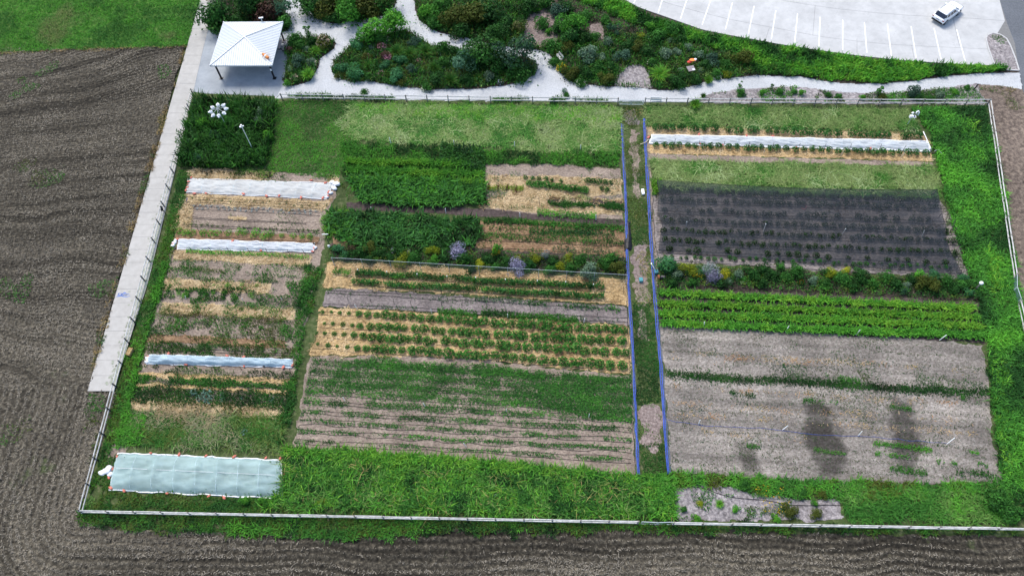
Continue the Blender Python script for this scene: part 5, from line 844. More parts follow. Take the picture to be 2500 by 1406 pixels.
rail_fence('weathered two rail fence along the chip strip right of the wire gate', G(1574, 255.6), G(2407, 258.5))
rail_fence('pale rail fence, posts coloured dark for side shading, beside the concrete path', BLc, TLc, 'post_d')  # near-black post colour has the shading of the post sides put into it
rail_fence('long pale rail fence along the bottom edge, left of its gate', BLc, G(1558, 1272.5, 1.15))
rail_fence('long pale rail fence along the bottom edge, right of its gate', G(1646, 1275, 1.15), G(2740, 1293, 1.15))
rail_fence('pale rail fence beside the tan field, above the side gate', G(2409, 258.5), G(2484, 669, 1.15))
rail_fence('pale rail fence beside the tan field, below the side gate', G(2494, 735, 1.15), G(2610, 1240, 1.15))
def gate(label, pts, h):
    P = [np.array(p)[:2] for p in pts]; t = empty('wire_gate', (*P[0], .05), label, 'gate')
    for a, b in zip(P[:-1], P[1:]):
        d = unit(b - a) * .05; a = a + d - P[0]; b = b - d - P[0]
        f = MB().bar((*a, .1), (*b, .1), .05).bar((*a, h), (*b, h), .05).bar((*a, .1), (*a, h), .05).bar((*b, .1), (*b, h), .05).build('gate_frame', MAT['silver'], t)
        n = unit(np.array([-(b - a)[1], (b - a)[0]])) * .004; MB().add([(*(a + n), .12), (*(b + n), .12), (*(b + n), h - .02), (*(a + n), h - .02)], [(0, 1, 2, 3)]).build('wire_mesh', MAT['gatemesh'], f)
gate('double wire mesh gate in the top fence at the head of the walk', [G(1511, 256.5), G(1540, 257.5), G(1571, 257.5)], .95)
gate('double wire mesh gate in the bottom fence', [G(1563, 1279), G(1603, 1281), G(1643, 1280)], 1.05)
gate('bowed double wire mesh gate in the side fence', [G(2471, 680), G(2471, 712), G(2481, 742)], 1.1)
a, b = G(1586, 254), G(1613, 254.5); t = empty('white_sign', (a[0], a[1] + .09, .06), 'blank white sign board fixed behind the top fence rail', 'sign', rz=math.atan2(*(b - a)[1::-1]) if False else math.atan2(b[1] - a[1], b[0] - a[0]))
MB().box((.8, 0, .85), (1.55, .03, .62)).build('board', MAT['white'], t)
for q in (.1, 1.5): MB().box((q, .03, .55), (.06, .05, 1.1)).build('post', MAT['post_l'], t)

# ------------------------------------------------------------------ blue hoses and netting along the walk
HL = [(1518, 305), (1520, 360), (1522, 400), (1526, 470), (1528, 520), (1530, 600), (1532, 660), (1534, 700), (1538, 760), (1542, 830), (1546, 900), (1550, 1000), (1554, 1080), (1558, 1160)]
HR = [(1572, 292), (1574, 350), (1579, 420), (1582, 470), (1585, 530), (1589, 600), (1593, 650), (1595, 700), (1601, 770), (1606, 830), (1613, 900), (1619, 1000), (1625, 1080), (1632, 1158)]
def strip(name, P, w, z, mat, lab, cat, wob=.06, crown=.0, off=0.0):
    P = np.array(P); N = len(P); V = []; F = []; K = 5
    for i in range(N):
        d = unit(P[min(i + 1, N - 1)] - P[max(i - 1, 0)]); q = np.array([-d[1], d[0]])
        for k in range(K):
            u = k / (K - 1) - .5; ww = w * (1 + .3 * math.sin(i * .9) * .5)
            c = P[i] + q * (u * ww + off) ; V.append((c[0], c[1], z + crown * (1 - 4 * u * u) + wob * (vn(np.array([c[0] * 2.2]), np.array([c[1] * 2.2]), 3)[0] - .3)))
    for i in range(N - 1): F += [(i * K + k, i * K + k + 1, (i + 1) * K + k + 1, (i + 1) * K + k) for k in range(K - 1)]
    return tag(mesh_obj(name, V, F, mat), lab, cat)
def mesh_obj(name, V, F, mat, parent=None): m = MB(); m.add(V, F); return m.build(name, MAT[mat], parent, True)
HLw, HRw = along(HL, 120), along(HR, 120)
strip('blue_netting', HLw, .42, .10, 'bluenet', 'crumpled blue grey netting along the left edge of the central walk', 'netting', .1, .05, .02)
strip('blue_netting', HRw, .45, .10, 'bluenet', 'crumpled blue grey netting along the right edge of the central walk', 'netting', .1, .05, .1)
def hose(name, P, r, mat, lab, cat, z=.1, wob=.05, group=None, n=5, flat=1.0, seed=0):
    P = np.array(P); o = []
    for i, p in enumerate(P):
        d = unit(P[min(i + 1, len(P) - 1)] - P[max(i - 1, 0)]); q = np.array([-d[1], d[0]]) * wob * 2 * (vn(np.array([i * .45]), np.array([seed * 7.7]), 5)[0] - .5)
        o.append((*(p + q), z))
    return tag(MB().tube(o, r, n).build(name, MAT[mat], smooth=True), lab, cat, group)
q_ = lambda P, o: P + o * np.array([1, .05])
hose('blue_hose', q_(HLw, -.03), .06, 'hose', 'blue flat hose running down the left edge of the walk', 'hose', .2, .08, n=6)
hose('blue_hose', q_(HLw[20:], .1), .035, 'hose', 'thinner blue hose beside the left walk hose', 'hose', .2, .1, n=6, seed=1)
hose('blue_hose', q_(HRw, -.08), .055, 'hose', 'blue flat hose running down the right edge of the walk', 'hose', .2, .08, n=6, seed=2)
hose('blue_hose', q_(HRw, .1), .05, 'hose', 'second blue hose beside the right walk hose', 'hose', .2, .08, n=6, seed=3)
hose('blue_hose', along([(1624, 1025), (1700, 1037), (1900, 1049), (2010, 1062), (2100, 1065), (2200, 1074), (2312, 1084)], 60), .015, 'hose', 'thin blue hose crossing the bare right plot', 'hose', .1, .12, n=5, seed=4)
# drip tubes
DL = []
def drip(lab, a, b, n=24, wob=.1): DL.append((lab, a, b, n, wob))
for k, (a, b) in enumerate((((790, 759), (1532, 799)), ((778, 769), (1532, 814)), ((789, 791), (1532, 834)), ((777, 799), (1532, 847)), ((771, 811), (1535, 856)), ((767, 823), (1535, 870)), ((773, 842), (1536, 885)), ((767, 851), (1536, 905)))): drip('thin black drip tube on the four row straw bed, {} from the top', a, b, 40, .16)
for k in range(9):
    for e in (-5, 5): drip('thin black drip tube on the ground vine bed, {} from the top', (762 - 5 * k, 886 + 24 * k + e), (1541, 932 + 24 * k + e), 40, .22)
for a, b in NR_ if False else [(q[0], q[1]) for q in NR]:
    for e in (3, 10): drip('black drip tube under the black net, {} from the top', (a[0] - 12, a[1] + e), (b[0] + 18, b[1] + e), 30, .08)
for a, b in (((1603, 634), (2362, 684)), ((1603, 644), (2364, 694))): drip('black drip tube below the net edge, {} from the top', a, b)
for a, b in (((1181, 543), (1521, 557)), ((1173, 588), (1522, 603)), ((1177, 605), (1523, 626)), ((1180, 570), (1300, 575))): drip('black drip tube on the brown crop rows, {} from the top', a, b)
for a, b in (((800, 709), (1531, 748)), ((795, 716), (1531, 758)), ((795, 742), (1531, 778)), ((790, 750), (1531, 788)), ((812, 672), (1500, 716)), ((860, 697), (1500, 738))): drip('black drip tube through the staked vine rows, {} from the top', a, b)
for y, u0, u1 in ((481, 0, 1), (487, 0, 1), (494, 0, 1), (503, .06, .97), (510, .06, .97), (530, .05, .88), (533, .05, .88), (548, .03, .97), (552, .03, .97), (575, .3, 1), (579, .3, 1), (846, .05, 1), (852, .05, 1)): drip('black drip tube in the left plot, {} from the top', LP(u0, y), LP(u1, y), 20, .07)
cnt = {}
for i, (lab, a, b, n, wob) in enumerate(DL):
    cnt[lab] = cnt.get(lab, -1) + 1; hose('drip_tube', along([a, b], n), .024, 'drip', lab.format(nth(cnt[lab])), 'drip tube', .1, wob, 'black drip tubes', 4, seed=i)
for lab, pts in (('black drip tube crossing the grey chip patch', [(1700, 1188), (1780, 1210), (1880, 1224), (1935, 1231), (2050, 1236)]), ('black feed tube at the end of the straw rows', [(1529, 690), (1535, 800), (1536, 912), (1541, 980), (1548, 1130)]), ('black feed tube along the net plot beside the walk', [(1594, 478), (1596, 560), (1606, 640)]), ('black feed tube along the outer end of the net plot', [(2300, 470), (2322, 540), (2347, 610), (2365, 692)])):
    hose('drip_tube', along(pts, 30), .03, 'drip', lab, 'drip tube', .1, .15, 'black drip tubes', 4, seed=77)

# ------------------------------------------------------------------ row covers and sand bags
def cover(name, label, cat, quad_px, H, mat, nh, hem=True, hemw=.09, ends=(1, 1), power=4, wr=.11, seam=False):
    A, B, C, D = (G(*p)[:2] for p in quad_px); o = A; t = empty(name, (o[0], o[1], .06), label, cat)
    f = lambda u, v: (A * (1 - u) + B * u) * (1 - v) + (D * (1 - u) + C * u) * v - o
    nu, nv = nh * 8, 18; V = []; F = []
    for i in range(nu + 1):
        for j in range(nv + 1):
            u, v = i / nu, j / nv; c = f(u, v); w = abs(2 * v - 1)
            e = 1.0
            if ends[0]: e *= min(1, u * nh / .8) ** .6
            if ends[1]: e *= min(1, (1 - u) * nh / .8) ** .6
            ph = abs(((u * nh) % 1) - .5) * 2          # 1 at a hoop, 0 between
            k = c + o; nse = fbm(np.array([k[0] * 1.3]), np.array([k[1] * 2.2]), 1, 8, 3)[0] - .5
            rk = abs(math.sin((k[0] * 1.1 + k[1] * 2.3 + 3 * nse) * 2.2)) ** 6
            z = H * (1 - w ** power) * (.72 + .28 * ph ** 2) * (.25 + .75 * e) + (wr * nse * 2.4 + wr * 1.1 * rk) * (1 - w ** 6) + .02
            edge = (nse * .25) * (w > .97); V.append((c[0], c[1] + edge, max(z, .02)))
    for i in range(nu): F += [(i * (nv + 1) + j, (i + 1) * (nv + 1) + j, (i + 1) * (nv + 1) + j + 1, i * (nv + 1) + j + 1) for j in range(nv)]
    mesh_obj('cover_sheet', V, F, mat, t)
    for i in range(nh + 1):
        u = min(max(i / nh, .02), .98); e = (.35 if (i == 0 and ends[0]) or (i == nh and ends[1]) else 1)
        MB().tube([(*(f(u, v) + np.array([.05 * math.sin(v * 5 + i), 0])), H * (1 - abs(2 * v - 1) ** power) * e * 1.0 + .025) for v in np.linspace(.03, .97, 15)], .022, 5).build('hoop', MAT['hoopm'], t)
    if hem:
        for e, (v0, v1) in enumerate((((0, 0), (1, 0)), ((0, 1), (1, 1)), ((0, 0), (0, 1)), ((1, 0), (1, 1)))):
            n = 40 if e < 2 else 10; pts = []
            for i in range(n + 1):
                u = v0[0] + (v1[0] - v0[0]) * i / n; v = v0[1] + (v1[1] - v0[1]) * i / n; c = f(u, v); pts.append((c[0] + .12 * (vn(np.array([i * .8]), np.array([e * 3.1]), 2)[0] - .5), c[1] + .2 * (vn(np.array([i * .7]), np.array([e * 5.1]), 4)[0] - .5), .05))
            MB().tube(pts, [hemw * (.6 + .8 * vn(np.array([i * .9]), np.array([e + .5]), 6)[0]) for i in range(n + 1)], 6).build('hem', MAT['cloth'], t, True)
    if seam: MB().tube([(*f(u, .45), H * 1.0 + .015) for u in np.linspace(.03, .97, 60)], .018, 4).build('seam', MAT['cloth'], t)
    return t
def bundle(t, px, py, r, z=.2, mat='cloth', n=5, name='gathered_end'):
    p = G(px, py); g = random.Random(int(px)); m = MB()
    V = []; F = []; a_, b_ = 14, 9
    for i in range(b_ + 1):
        th = math.pi * i / b_
        for j in range(a_):
            ph = 6.283 * j / a_; rr_ = .8 * r * (.55 + .9 * vn(np.array([i * 1.1]), np.array([(j % a_) * 1.3]), int(px))[0])
            V.append((rr_ * math.sin(th) * math.cos(ph) * 1.1, rr_ * math.sin(th) * math.sin(ph) * .9, max(-.1, r * .5 * math.cos(th) * (.7 + .6 * vn(np.array([i * 1.7]), np.array([(j % a_) * 1.9]), 9)[0])) + r * .3))
    for i in range(b_): F += [(i * a_ + j, i * a_ + (j + 1) % a_, (i + 1) * a_ + (j + 1) % a_, (i + 1) * a_ + j) for j in range(a_)]
    o = mesh_obj(name, V, F, mat, t); o.location = (p[0] - t.location[0], p[1] - t.location[1], 0)
cA = cover('row_cover', 'long sheer grey row cover below the prairie block', 'row cover', [(460, 437), (815, 449), (797, 487), (456, 471)], .28, 'cov_grey', 9, hemw=.05)
for x, y, r in ((822, 452, .5), (817, 462, .42), (808, 473, .33), (799, 483, .28), (812, 447, .35)): bundle(cA, x, y, r)
cB = cover('row_cover', 'low white row cover below the bean bushes', 'row cover', [(438, 585), (768, 596), (765, 616), (434, 610)], .32, 'cov_white', 8, hemw=.07)
for x, y, r in ((427, 594, .32), (423, 601, .3), (430, 588, .25), (770, 606, .3)): bundle(cB, x, y, r)
cC = cover('row_cover', 'narrow pale blue tunnel cover in the lower left plot', 'row cover', [(366, 866), (714, 878), (714, 897), (360, 889)], .62, 'cov_blue_s', 7, hemw=.06)
for x, y, r in ((361, 884, .35), (363, 876, .35)): bundle(cC, x, y, r)
cD = cover('row_cover', 'large sheer blue tunnel cover in the bottom corner', 'row cover', [(290, 1106), (687, 1124), (690, 1217), (268, 1197)], .75, 'cov_blue', 8, hemw=.08, wr=.12, seam=True)
for x, y, r in ((265, 1150, .55), (252, 1155, .45), (268, 1143, .4), (272, 1158, .4)): bundle(cD, x, y, r)
cE = cover('row_cover', 'very long white row cover in the upper right plot', 'row cover', [(1592, 331), (2262, 347), (2270, 371), (1586, 352)], .35, 'cov_white', 16, hemw=.12, power=3)
stuff('covered_crop', 'green crop showing faintly through the large blue cover', 'crop', [V_(area([(300, 1115), (680, 1130), (680, 1210), (285, 1190)], 40, .45), 'leaf', (.1, .4), (.15, .3), [DK, MD, GR]), V_(area([(640, 1125), (684, 1128), (684, 1212), (640, 1208)], 50), 'blade', (.2, .5), (.06, .12), [MD, GR])])
bm_ = MB(); ell(bm_, (0, 0, .11), (.24, .17, .12), 10, 7); ell(bm_, (.24, .02, .14), (.07, .08, .07), 6, 4); bme = None
def bags(where, pts, mat='bag', word='orange sand bag', nm='sand_bag'):
    global bme
    pts = sorted(pts)
    for i, (x, y) in enumerate(pts):
        p = G(x, y)
        if bme is None: o = bm_.build('sand_bag', MAT['bag'], None, True); bme = o.data; o.location = (*p[:2], .1)
        elif mat == 'bag': o = ob(nm, bme, None, (*p[:2], .1))
        else: o = ell(MB(), (0, 0, .1), (.24, .18, .13), 7, 5).build(nm, MAT[mat], None, False, (*p[:2], .06))
        o.rotation_euler = (0, 0, (x * 1.9 + y) % 3.1); o.scale = [.72 + .3 * ((x * 3.3 + y) % 1)] * 3
        tag(o, f'{word} weighing down {where}' + (f', {nth(i)} from the left' if len(pts) > 1 else ''), 'sand bag' if mat == 'bag' else 'stone', f'weights on {where}')
bags('the long sheer grey cover', [(462, 446), (460, 453), (458, 460), (455, 467), (476, 475), (504, 474), (596, 476), (652, 481), (683, 480), (736, 485), (795, 449), (803, 472), (801, 480), (789, 486), (761, 442), (468, 436)])
bags('the low white cover', [(434, 586), (424, 596), (569, 591), (638, 613), (768, 607), (764, 616)]); bags('the low white cover', [(428, 608), (767, 597)], 'post_d', 'dark stone', 'dark_stone')
bags('the narrow blue tunnel', [(365, 872), (413, 866), (456, 891), (556, 871), (596, 874), (597, 895), (693, 898), (715, 893)]); bags('the narrow blue tunnel', [(645, 894)], 'post_d', 'dark stone', 'dark_stone')
bags('the large blue tunnel', [(288, 1116), (277, 1146), (268, 1167), (273, 1192), (305, 1199), (370, 1107), (439, 1111), (504, 1114), (573, 1116), (650, 1119), (685, 1121), (410, 1205), (511, 1212), (549, 1216), (685, 1218), (694, 1157)])
bags('the very long white cover', [(1583, 338), (1708, 353), (1706, 331), (1762, 357), (1886, 335), (1944, 363), (2123, 366), (1822, 334)])

# ------------------------------------------------------------------ black shade net on posts
LE = [(1604, 440), (1609, 470), (1606, 505), (1606, 525), (1618, 545), (1612, 580), (1608, 612)]; NV, NU = 30, 70; V = []; F = []
for j in range(NV + 1):
    v = j / NV; l = (np.interp(v, np.linspace(0, 1, 7), [p[0] for p in LE]), np.interp(v, np.linspace(0, 1, 7), [p[1] for p in LE])); r = (np.interp(v, [0, .35, .42, .5, .7, 1], [2288, 2303, 2310, 2306, 2318, 2352]), np.interp(v, [0, 1], [463, 672]))
    for i in range(NU + 1):
        u = i / NU; x = l[0] + u * (r[0] - l[0]); y = l[1] + u * (r[1] - l[1]) + 8 * math.sin(u * math.pi) * (1 - v) * 1.0
        z = 1.35 - 1.0 * v ** .8 - .10 * math.sin(math.pi * 3 * u) ** 2 * (1 - v) + .05 * math.sin(u * 31 + v * 9); p = G(x, y, z); V.append(tuple(p))
F = [(j * (NU + 1) + i, (j + 1) * (NU + 1) + i, (j + 1) * (NU + 1) + i + 1, j * (NU + 1) + i + 1) for j in range(NV) for i in range(NU)]
o0 = V[0]; t = empty('shade_net', (o0[0], o0[1], 0), 'black see-through shade net stretched over crop rows', 'shade net'); sub = lambda P: [tuple(np.array(p) - (o0[0], o0[1], 0)) for p in P]
mesh_obj('net_sheet', sub(V), F, 'net', t)
for e in (V[:NU + 1], V[-NU - 1:], V[::NU + 1], V[NU::NU + 1]): MB().tube(sub([np.array(p) + (0, 0, .02) for p in e]), .025, 5).build('edge_cord', MAT['drip'], t)
for x, y, z in ((1606, 440, 1.35), (1830, 451, 1.25), (2080, 456, 1.25), (2287, 463, 1.35), (1740, 512, .95), (1905, 520, .95), (2135, 530, .95), (2300, 520, .95)):
    p = G(x, y, z); MB().tube(sub([(p[0], p[1], -.05), (p[0], p[1], z + .12)]), .035, 6).build('post', MAT['post_d'], t)
fr = [(1961.5, 498), (1970, 504), (1963.6, 512), (1956, 507)]; t = empty('pink_frame', G(*fr[0], .07), 'pink square pipe frame lying on soil under the black net', 'frame')
for a, b in zip(fr[:-1], fr[1:]): a, b = G(*a, .1) - G(*fr[0], .07), G(*b, .1) - G(*fr[0], .07); MB().tube([a, b], .03, 6).build('pipe', MAT['pinkp'], t)

# ------------------------------------------------------------------ trellis and stakes
t0 = G(809, 629, 2.0); t = empty('trellis_net', (t0[0], t0[1], 0), 'tall pale trellis of netting and posts along the flower border', 'trellis'); TP = []
for x in (809, 881, 950, 1024, 1094, 1168, 1239, 1315, 1384, 1452, 1531):
    p = G(x, 629 + (x - 809) * .0582, 2.0) - (t0[0], t0[1], 0); TP.append(p); MB().tube([(p[0], p[1], -.1), (p[0], p[1], 2.06)], .035, 6).build('post', MAT['silver'], t)
MB().tube([(p[0], p[1], 2.0 - .0 * i) for i, p in enumerate(TP)], .02, 6).build('top_rail', MAT['silver'], t)
a, b = TP[0], TP[-1]; MB().add([(a[0], a[1] - .05, .25), (b[0], b[1] - .05, .25), (b[0], b[1] - .05, 1.98), (a[0], a[1] - .05, 1.98)], [(0, 1, 2, 3)]).build('netting', MAT['trellis'], t)
m = MB()
for k in range(9): z = .3 + .2 * k; m.bar((a[0], a[1] - .06, z), (b[0], b[1] - .06, z), .010)
for k in range(70): c = a + (b - a) * (k + .5) / 140; m.bar((c[0], c[1] - .065, .25), (c[0], c[1] - .065, 1.98), .008)
w = m.build('wire', MAT['drip'], t); w['kind'] = 'stuff'
for i, (x, y) in enumerate(((873, 658), (944, 663), (1018, 669), (1091, 674), (1161, 677), (1234, 682), (1312, 685), (1381, 688), (1449, 694))):
    p = G(x, y, 1.4); t = empty('capped_post', (p[0], p[1], 0), f'dark post with white cap in the upper vine row, {nth(i)} from the left', 'post', 'capped posts in the vine row')
    MB().tube([(0, 0, -.1), (0, 0, 1.36)], .03, 6).build('post', MAT['post_d'], t); MB().tube([(0, 0, 1.32), (0, 0, 1.48)], .06, 6).build('cap', MAT['stake'], t)
def stakes(name, lab, cat, group, mat, pts, h=1.0, r=.03):
    for i, (bx, by, tx, ty) in enumerate(sorted(pts)):
        p, q = G(bx, by), G(tx, ty, h); tag(MB().tube([(p[0], p[1], -.08), q], r, 5).build(name, MAT[mat]), lab.format(nth(i)), cat, group)
Z = lambda ox, oy, s, L: [(ox + b[0] / s, oy + b[1] / s, ox + t_[0] / s, oy + t_[1] / s) for t_, b in L]
stakes('white_stake', 'white stake standing in the pale hay grass, {} from the left', 'stake', 'white stakes', 'stake', [(955, 352, 950.4, 336), (1108.6, 356, 1107.4, 343), (1256.6, 360, 1256, 346), (1417, 368, 1418, 354)], 1.1, .045)
stakes('white_stake', 'white stake beside the dark soil path, {} from the left', 'stake', 'white stakes', 'stake', [(908, 514, 905, 506), (1088.8, 523, 1087, 509), (1270, 532, 1269, 520), (1455, 538, 1455, 524)], 1.1, .045)
stakes('white_stake', 'white stake at the top edge of the four row straw bed, {} from the left', 'stake', 'white stakes', 'stake', [(872.6, 756, 865.8, 743.5), (1054, 765.5, 1052, 755), (1239.6, 777, 1239, 766), (1425.7, 789, 1426.8, 777.6)], .95, .04)
stakes('white_stake', 'white stake in the ground vine bed, {} from the left', 'stake', 'white stakes', 'stake', [(843, 980, 837, 969), (1039, 994, 1033, 983), (1236, 1006, 1236, 998), (1437, 1019, 1439, 1010), (1139, 1092, 1132, 1081)], .8, .035)
stakes('white_stake', 'leaning white stake at the foot of the bright crop rows, {} from the left', 'stake', 'white stakes', 'stake', [(1718.6, 800, 1720, 785.5), (1916.6, 811, 1926, 796), (2089, 819, 2099.7, 805), (2292, 831, 2311, 817.5)], .9, .05)
stakes('white_stake', 'white stake by the thin blue hose, {} from the left', 'stake', 'white stakes', 'stake', [(1705, 1036, 1709.4, 1025), (1909, 1050, 1923.7, 1038.5), (2094, 1064, 2105, 1052), (2310, 1085, 2331, 1068)], .8, .045)
stakes('white_stake', 'pale stake under the black net, {} from the left', 'stake', 'white stakes', 'stake', [(1674.8, 554.8, 1677, 541), (1863, 567, 1870, 545.5), (2054.7, 574, 2065, 558), (2249.6, 581, 2257, 562)], .8, .045)
stakes('wooden_stake', 'pale wooden stake in straw below the very long cover, {} from the left', 'stake', 'wooden stakes', 'wood', [(1706, 369, 1709, 356), (1864, 377, 1869, 361), (2051.6, 382.6, 2060, 368), (2197, 388, 2209, 372)], 1.0, .045)
stakes('white_stake', 'short white stake in the weedy left plot, {} from the left', 'stake', 'white stakes', 'stake', [(453, 731, 452, 722), (593, 734, 591, 728), (689, 733, 686, 727)], .6, .035)
stakes('dark_stake', 'dark stake beside the very long white cover, {} from the left', 'stake', 'dark stakes', 'post_d', Z(1550, 230, 5, [((495, 545), (473, 655)), ((795, 560), (775, 670)), ((1100, 575), (1080, 680)), ((1405, 580), (1380, 685)), ((1700, 590), (1675, 690)), ((2020, 600), (1985, 700)), ((2335, 605), (2300, 715))]) + Z(2000, 230, 4.848, [((385, 590), (350, 700)), ((740, 590), (700, 700)), ((1030, 605), (980, 690))]), 1.5, .03)
stakes('dark_stake', 'dark stake below the low white cover, {} from the left', 'stake', 'dark stakes', 'post_d', Z(380, 400, 5.02, [((165, 1015), (205, 1070)), ((410, 1020), (455, 1080)), ((645, 1022), (690, 1085)), ((868, 1022), (910, 1090)), ((1120, 1035), (1160, 1100)), ((1345, 1040), (1383, 1105)), ((1608, 1050), (1645, 1115)), ((1790, 1045), (1835, 1105))]), 1.2, .03)
stakes('dark_stake', 'dark stake among the bean bushes, {} from the left', 'stake', 'dark stakes', 'post_d', Z(380, 400, 5.02, [((220, 765), (250, 815)), ((505, 775), (530, 830)), ((808, 785), (840, 850)), ((1115, 775), (1150, 850)), ((1425, 775), (1450, 850)), ((1740, 805), (1765, 870)), ((1940, 810), (1955, 870))]), 1.2, .03)
stakes('dark_stake', 'dark stake below the narrow blue tunnel, {} from the left', 'stake', 'dark stakes', 'post_d', Z(260, 620, 4.686, [((330, 1250), (385, 1315)), ((540, 1265), (590, 1330)), ((765, 1265), (820, 1330)), ((985, 1280), (1035, 1340)), ((1215, 1280), (1260, 1345)), ((1515, 1280), (1550, 1330)), ((1780, 1315), (1805, 1360)), ((2090, 1310), (2120, 1385))]), 1.2, .03)
stakes('dark_stake', 'dark stake in the green strip between two straw lines, {} from the left', 'stake', 'dark stakes', 'post_d', Z(180, 850, 3.348, [((480, 225), (520, 270)), ((665, 220), (700, 255)), ((795, 235), (830, 270)), ((975, 225), (1010, 265)), ((1270, 235), (1305, 270)), ((1580, 240), (1610, 275)), ((1745, 260), (1760, 300))]), 1.2, .03)
stakes('dark_stake', 'dark stake along the straw edge below the vine rows, {} from the left', 'stake', 'dark stakes', 'post_d', Z(720, 640, 4.686, [((625, 270), (642, 318)), ((883, 285), (898, 330)), ((1150, 295), (1158, 345)), ((1355, 300), (1358, 360)), ((1672, 318), (1680, 375)), ((1927, 335), (1930, 400)), ((2208, 345), (2208, 410))]) + Z(1150, 640, 4.686, [((397, 370), (397, 425)), ((717, 370), (713, 430)), ((972, 390), (970, 465)), ((1237, 400), (1228, 470)), ((1745, 280), (1742, 365))]), 1.2, .03)
stakes('dark_stake', 'dark stake on the grey soil bed, {} from the left', 'stake', 'dark stakes', 'post_d', Z(720, 640, 4.686, [((595, 400), (607, 440)), ((857, 415), (875, 470)), ((1122, 415), (1135, 480)), ((1322, 445), (1330, 500)), ((1675, 450), (1675, 500)), ((1910, 475), (1910, 530)), ((2197, 480), (2197, 530))]) + Z(1150, 640, 4.686, [((387, 495), (387, 555)), ((678, 505), (678, 560)), ((960, 525), (960, 575)), ((1447, 570), (1445, 610))]), 1.1, .03)
stakes('dark_stake', 'dark stake behind the herb bed, {} from the left', 'stake', 'dark stakes', 'post_d', Z(1150, 400, 4.848, [((800, 400), (815, 490)), ((900, 395), (905, 500)), ((1185, 410), (1185, 500)), ((1378, 395), (1378, 470)), ((1582, 400), (1582, 500))]), 1.5, .03)
stakes('dark_stake', 'dark stake on bare soil below the net edge, {} from the left', 'stake', 'dark stakes', 'post_d', Z(2000, 430, 4.848, [((70, 1025), (50, 1060)), ((385, 1040), (365, 1085)), ((965, 1055), (935, 1100)), ((1275, 1065), (1240, 1105)), ((1560, 1075), (1525, 1130)), ((1690, 1100), (1665, 1200)), ((1620, 505), (1545, 690)), ((1650, 590), (1605, 650))]), 1.2, .03)

# ------------------------------------------------------------------ poles, instruments and small things
p = G(532, 268, 4.0); t = empty('bird_house_rack', (p[0], p[1], 0), 'ring of eight white gourd bird houses on a pole above tall grass', 'bird house rack')
MB().tube([(0, 0, -.1), (0, 0, 4.4)], .04, 6).build('pole', MAT['silver'], t)
for i in range(8):
    a = i * 6.283 / 8 + .2; c = (1.0 * math.cos(a), 1.0 * math.sin(a)); MB().bar((0, 0, 4.15), (*c, 4.15), .03).build('arm', MAT['silver'], t)
    g = MB(); ell(g, (*c, 3.85), (.26, .26, .25), 10, 7); g.tube([(*c, 4.05), (c[0] * 1.0, c[1], 4.16)], [.1, .04], 6); o = g.build('gourd', MAT['white'], t, True)
    MB().box((c[0] * 1.28, c[1] * 1.28, 3.85), (.16, .16, .14), a).build('porch', MAT['white'], t)
p = G(590, 309, 5.2); t = empty('camera_pole', (p[0], p[1], 0), 'slim white pole with small white heads rising from the tall grass', 'pole')
MB().tube([(0, 0, -.1), (0, 0, 5.2)], .05, 8).build('pole', MAT['white'], t); MB().box((-.16, 0, 5.12), (.28, .18, .16)).build('camera_head', MAT['white'], t); MB().tube([(0, 0, 5.2), (0, 0, 5.5)], [.12, .1], 8).build('sensor_cap', MAT['white'], t); MB().box((.16, .1, 5.15), (.2, .12, .12)).build('camera_head', MAT['white'], t)
p = G(637, 45, 3.6); t = empty('lamp_pole', (p[0], p[1], 0), 'white topped pole standing behind the pavilion roof', 'pole'); MB().tube([(0, 0, -.1), (0, 0, 3.6)], .06, 6).build('pole', MAT['silver'], t); MB().bar((-.32, 0, 3.62), (.32, .1, 3.62), .16, .12).build('crossbar', MAT['white'], t)
p = G(2227, 285, 1.7); t = empty('weather_station', (p[0], p[1], 0), 'white weather station with small solar panel in the grass corner', 'weather station')
MB().tube([(0, 0, -.1), (0, 0, 1.75)], .035, 6).build('pole', MAT['silver'], t); MB().box((-.12, 0, 1.72), (.46, .3, .34)).build('white_box', MAT['white'], t); o = MB().box((.24, -.1, 1.8), (.34, .4, .04)).build('panel_frame', MAT['white'], t); o.rotation_euler = (.0, 0, 0); MB().box((.24, -.1, 1.825), (.22, .3, .012)).build('solar_panel', MAT['solar'], o)
g = MB(); ell(g, (.05, .32, 2.05), (.2, .14, .14)); g.tube([(0, 0, 1.8), (.05, .3, 2.0)], .03, 5); g.build('sensor_cup', MAT['white'], t, True)
p = G(2242, 275, 1.7); t = empty('rain_gauge', (p[0], p[1], 0), 'white hooked gauge on a pole beside the weather station', 'gauge'); MB().tube([(0, 0, -.1), (0, 0, 1.6)], .03, 6).build('pole', MAT['silver'], t); MB().tube([(-.3, -.1, 1.55), (-.22, .05, 1.78), (0, .1, 1.85), (.12, 0, 1.7), (.02, -.2, 1.35)], [.09, .1, .12, .11, .09], 8).build('hook', MAT['white'], t, True)
p = G(2396, 691, 1.6); t = empty('sensor_post', (p[0], p[1], 0), 'grey post with white dome cap at the outer end of the flower border', 'sensor'); MB().tube([(0, 0, -.1), (0, 0, 1.5)], .09, 8).build('post', MAT['post_l'], t); g = MB(); ell(g, (0, 0, 1.6), (.24, .24, .2), 10, 8); g.build('dome', MAT['white'], t, True)
p = G(793.5, 572, 2.9); t = empty('sprinkler_pole', (p[0], p[1], 0), 'dark pole with white crossbar between left and middle plots', 'pole'); MB().tube([(0, 0, -.1), (0, 0, 2.9)], .04, 6).build('pole', MAT['post_d'], t); MB().bar((-.38, 0, 2.92), (.38, -.02, 2.92), .07).build('crossbar', MAT['white'], t); MB().box((-.08, -.12, .4), (.3, .12, .45)).build('plate', MAT['white'], t)
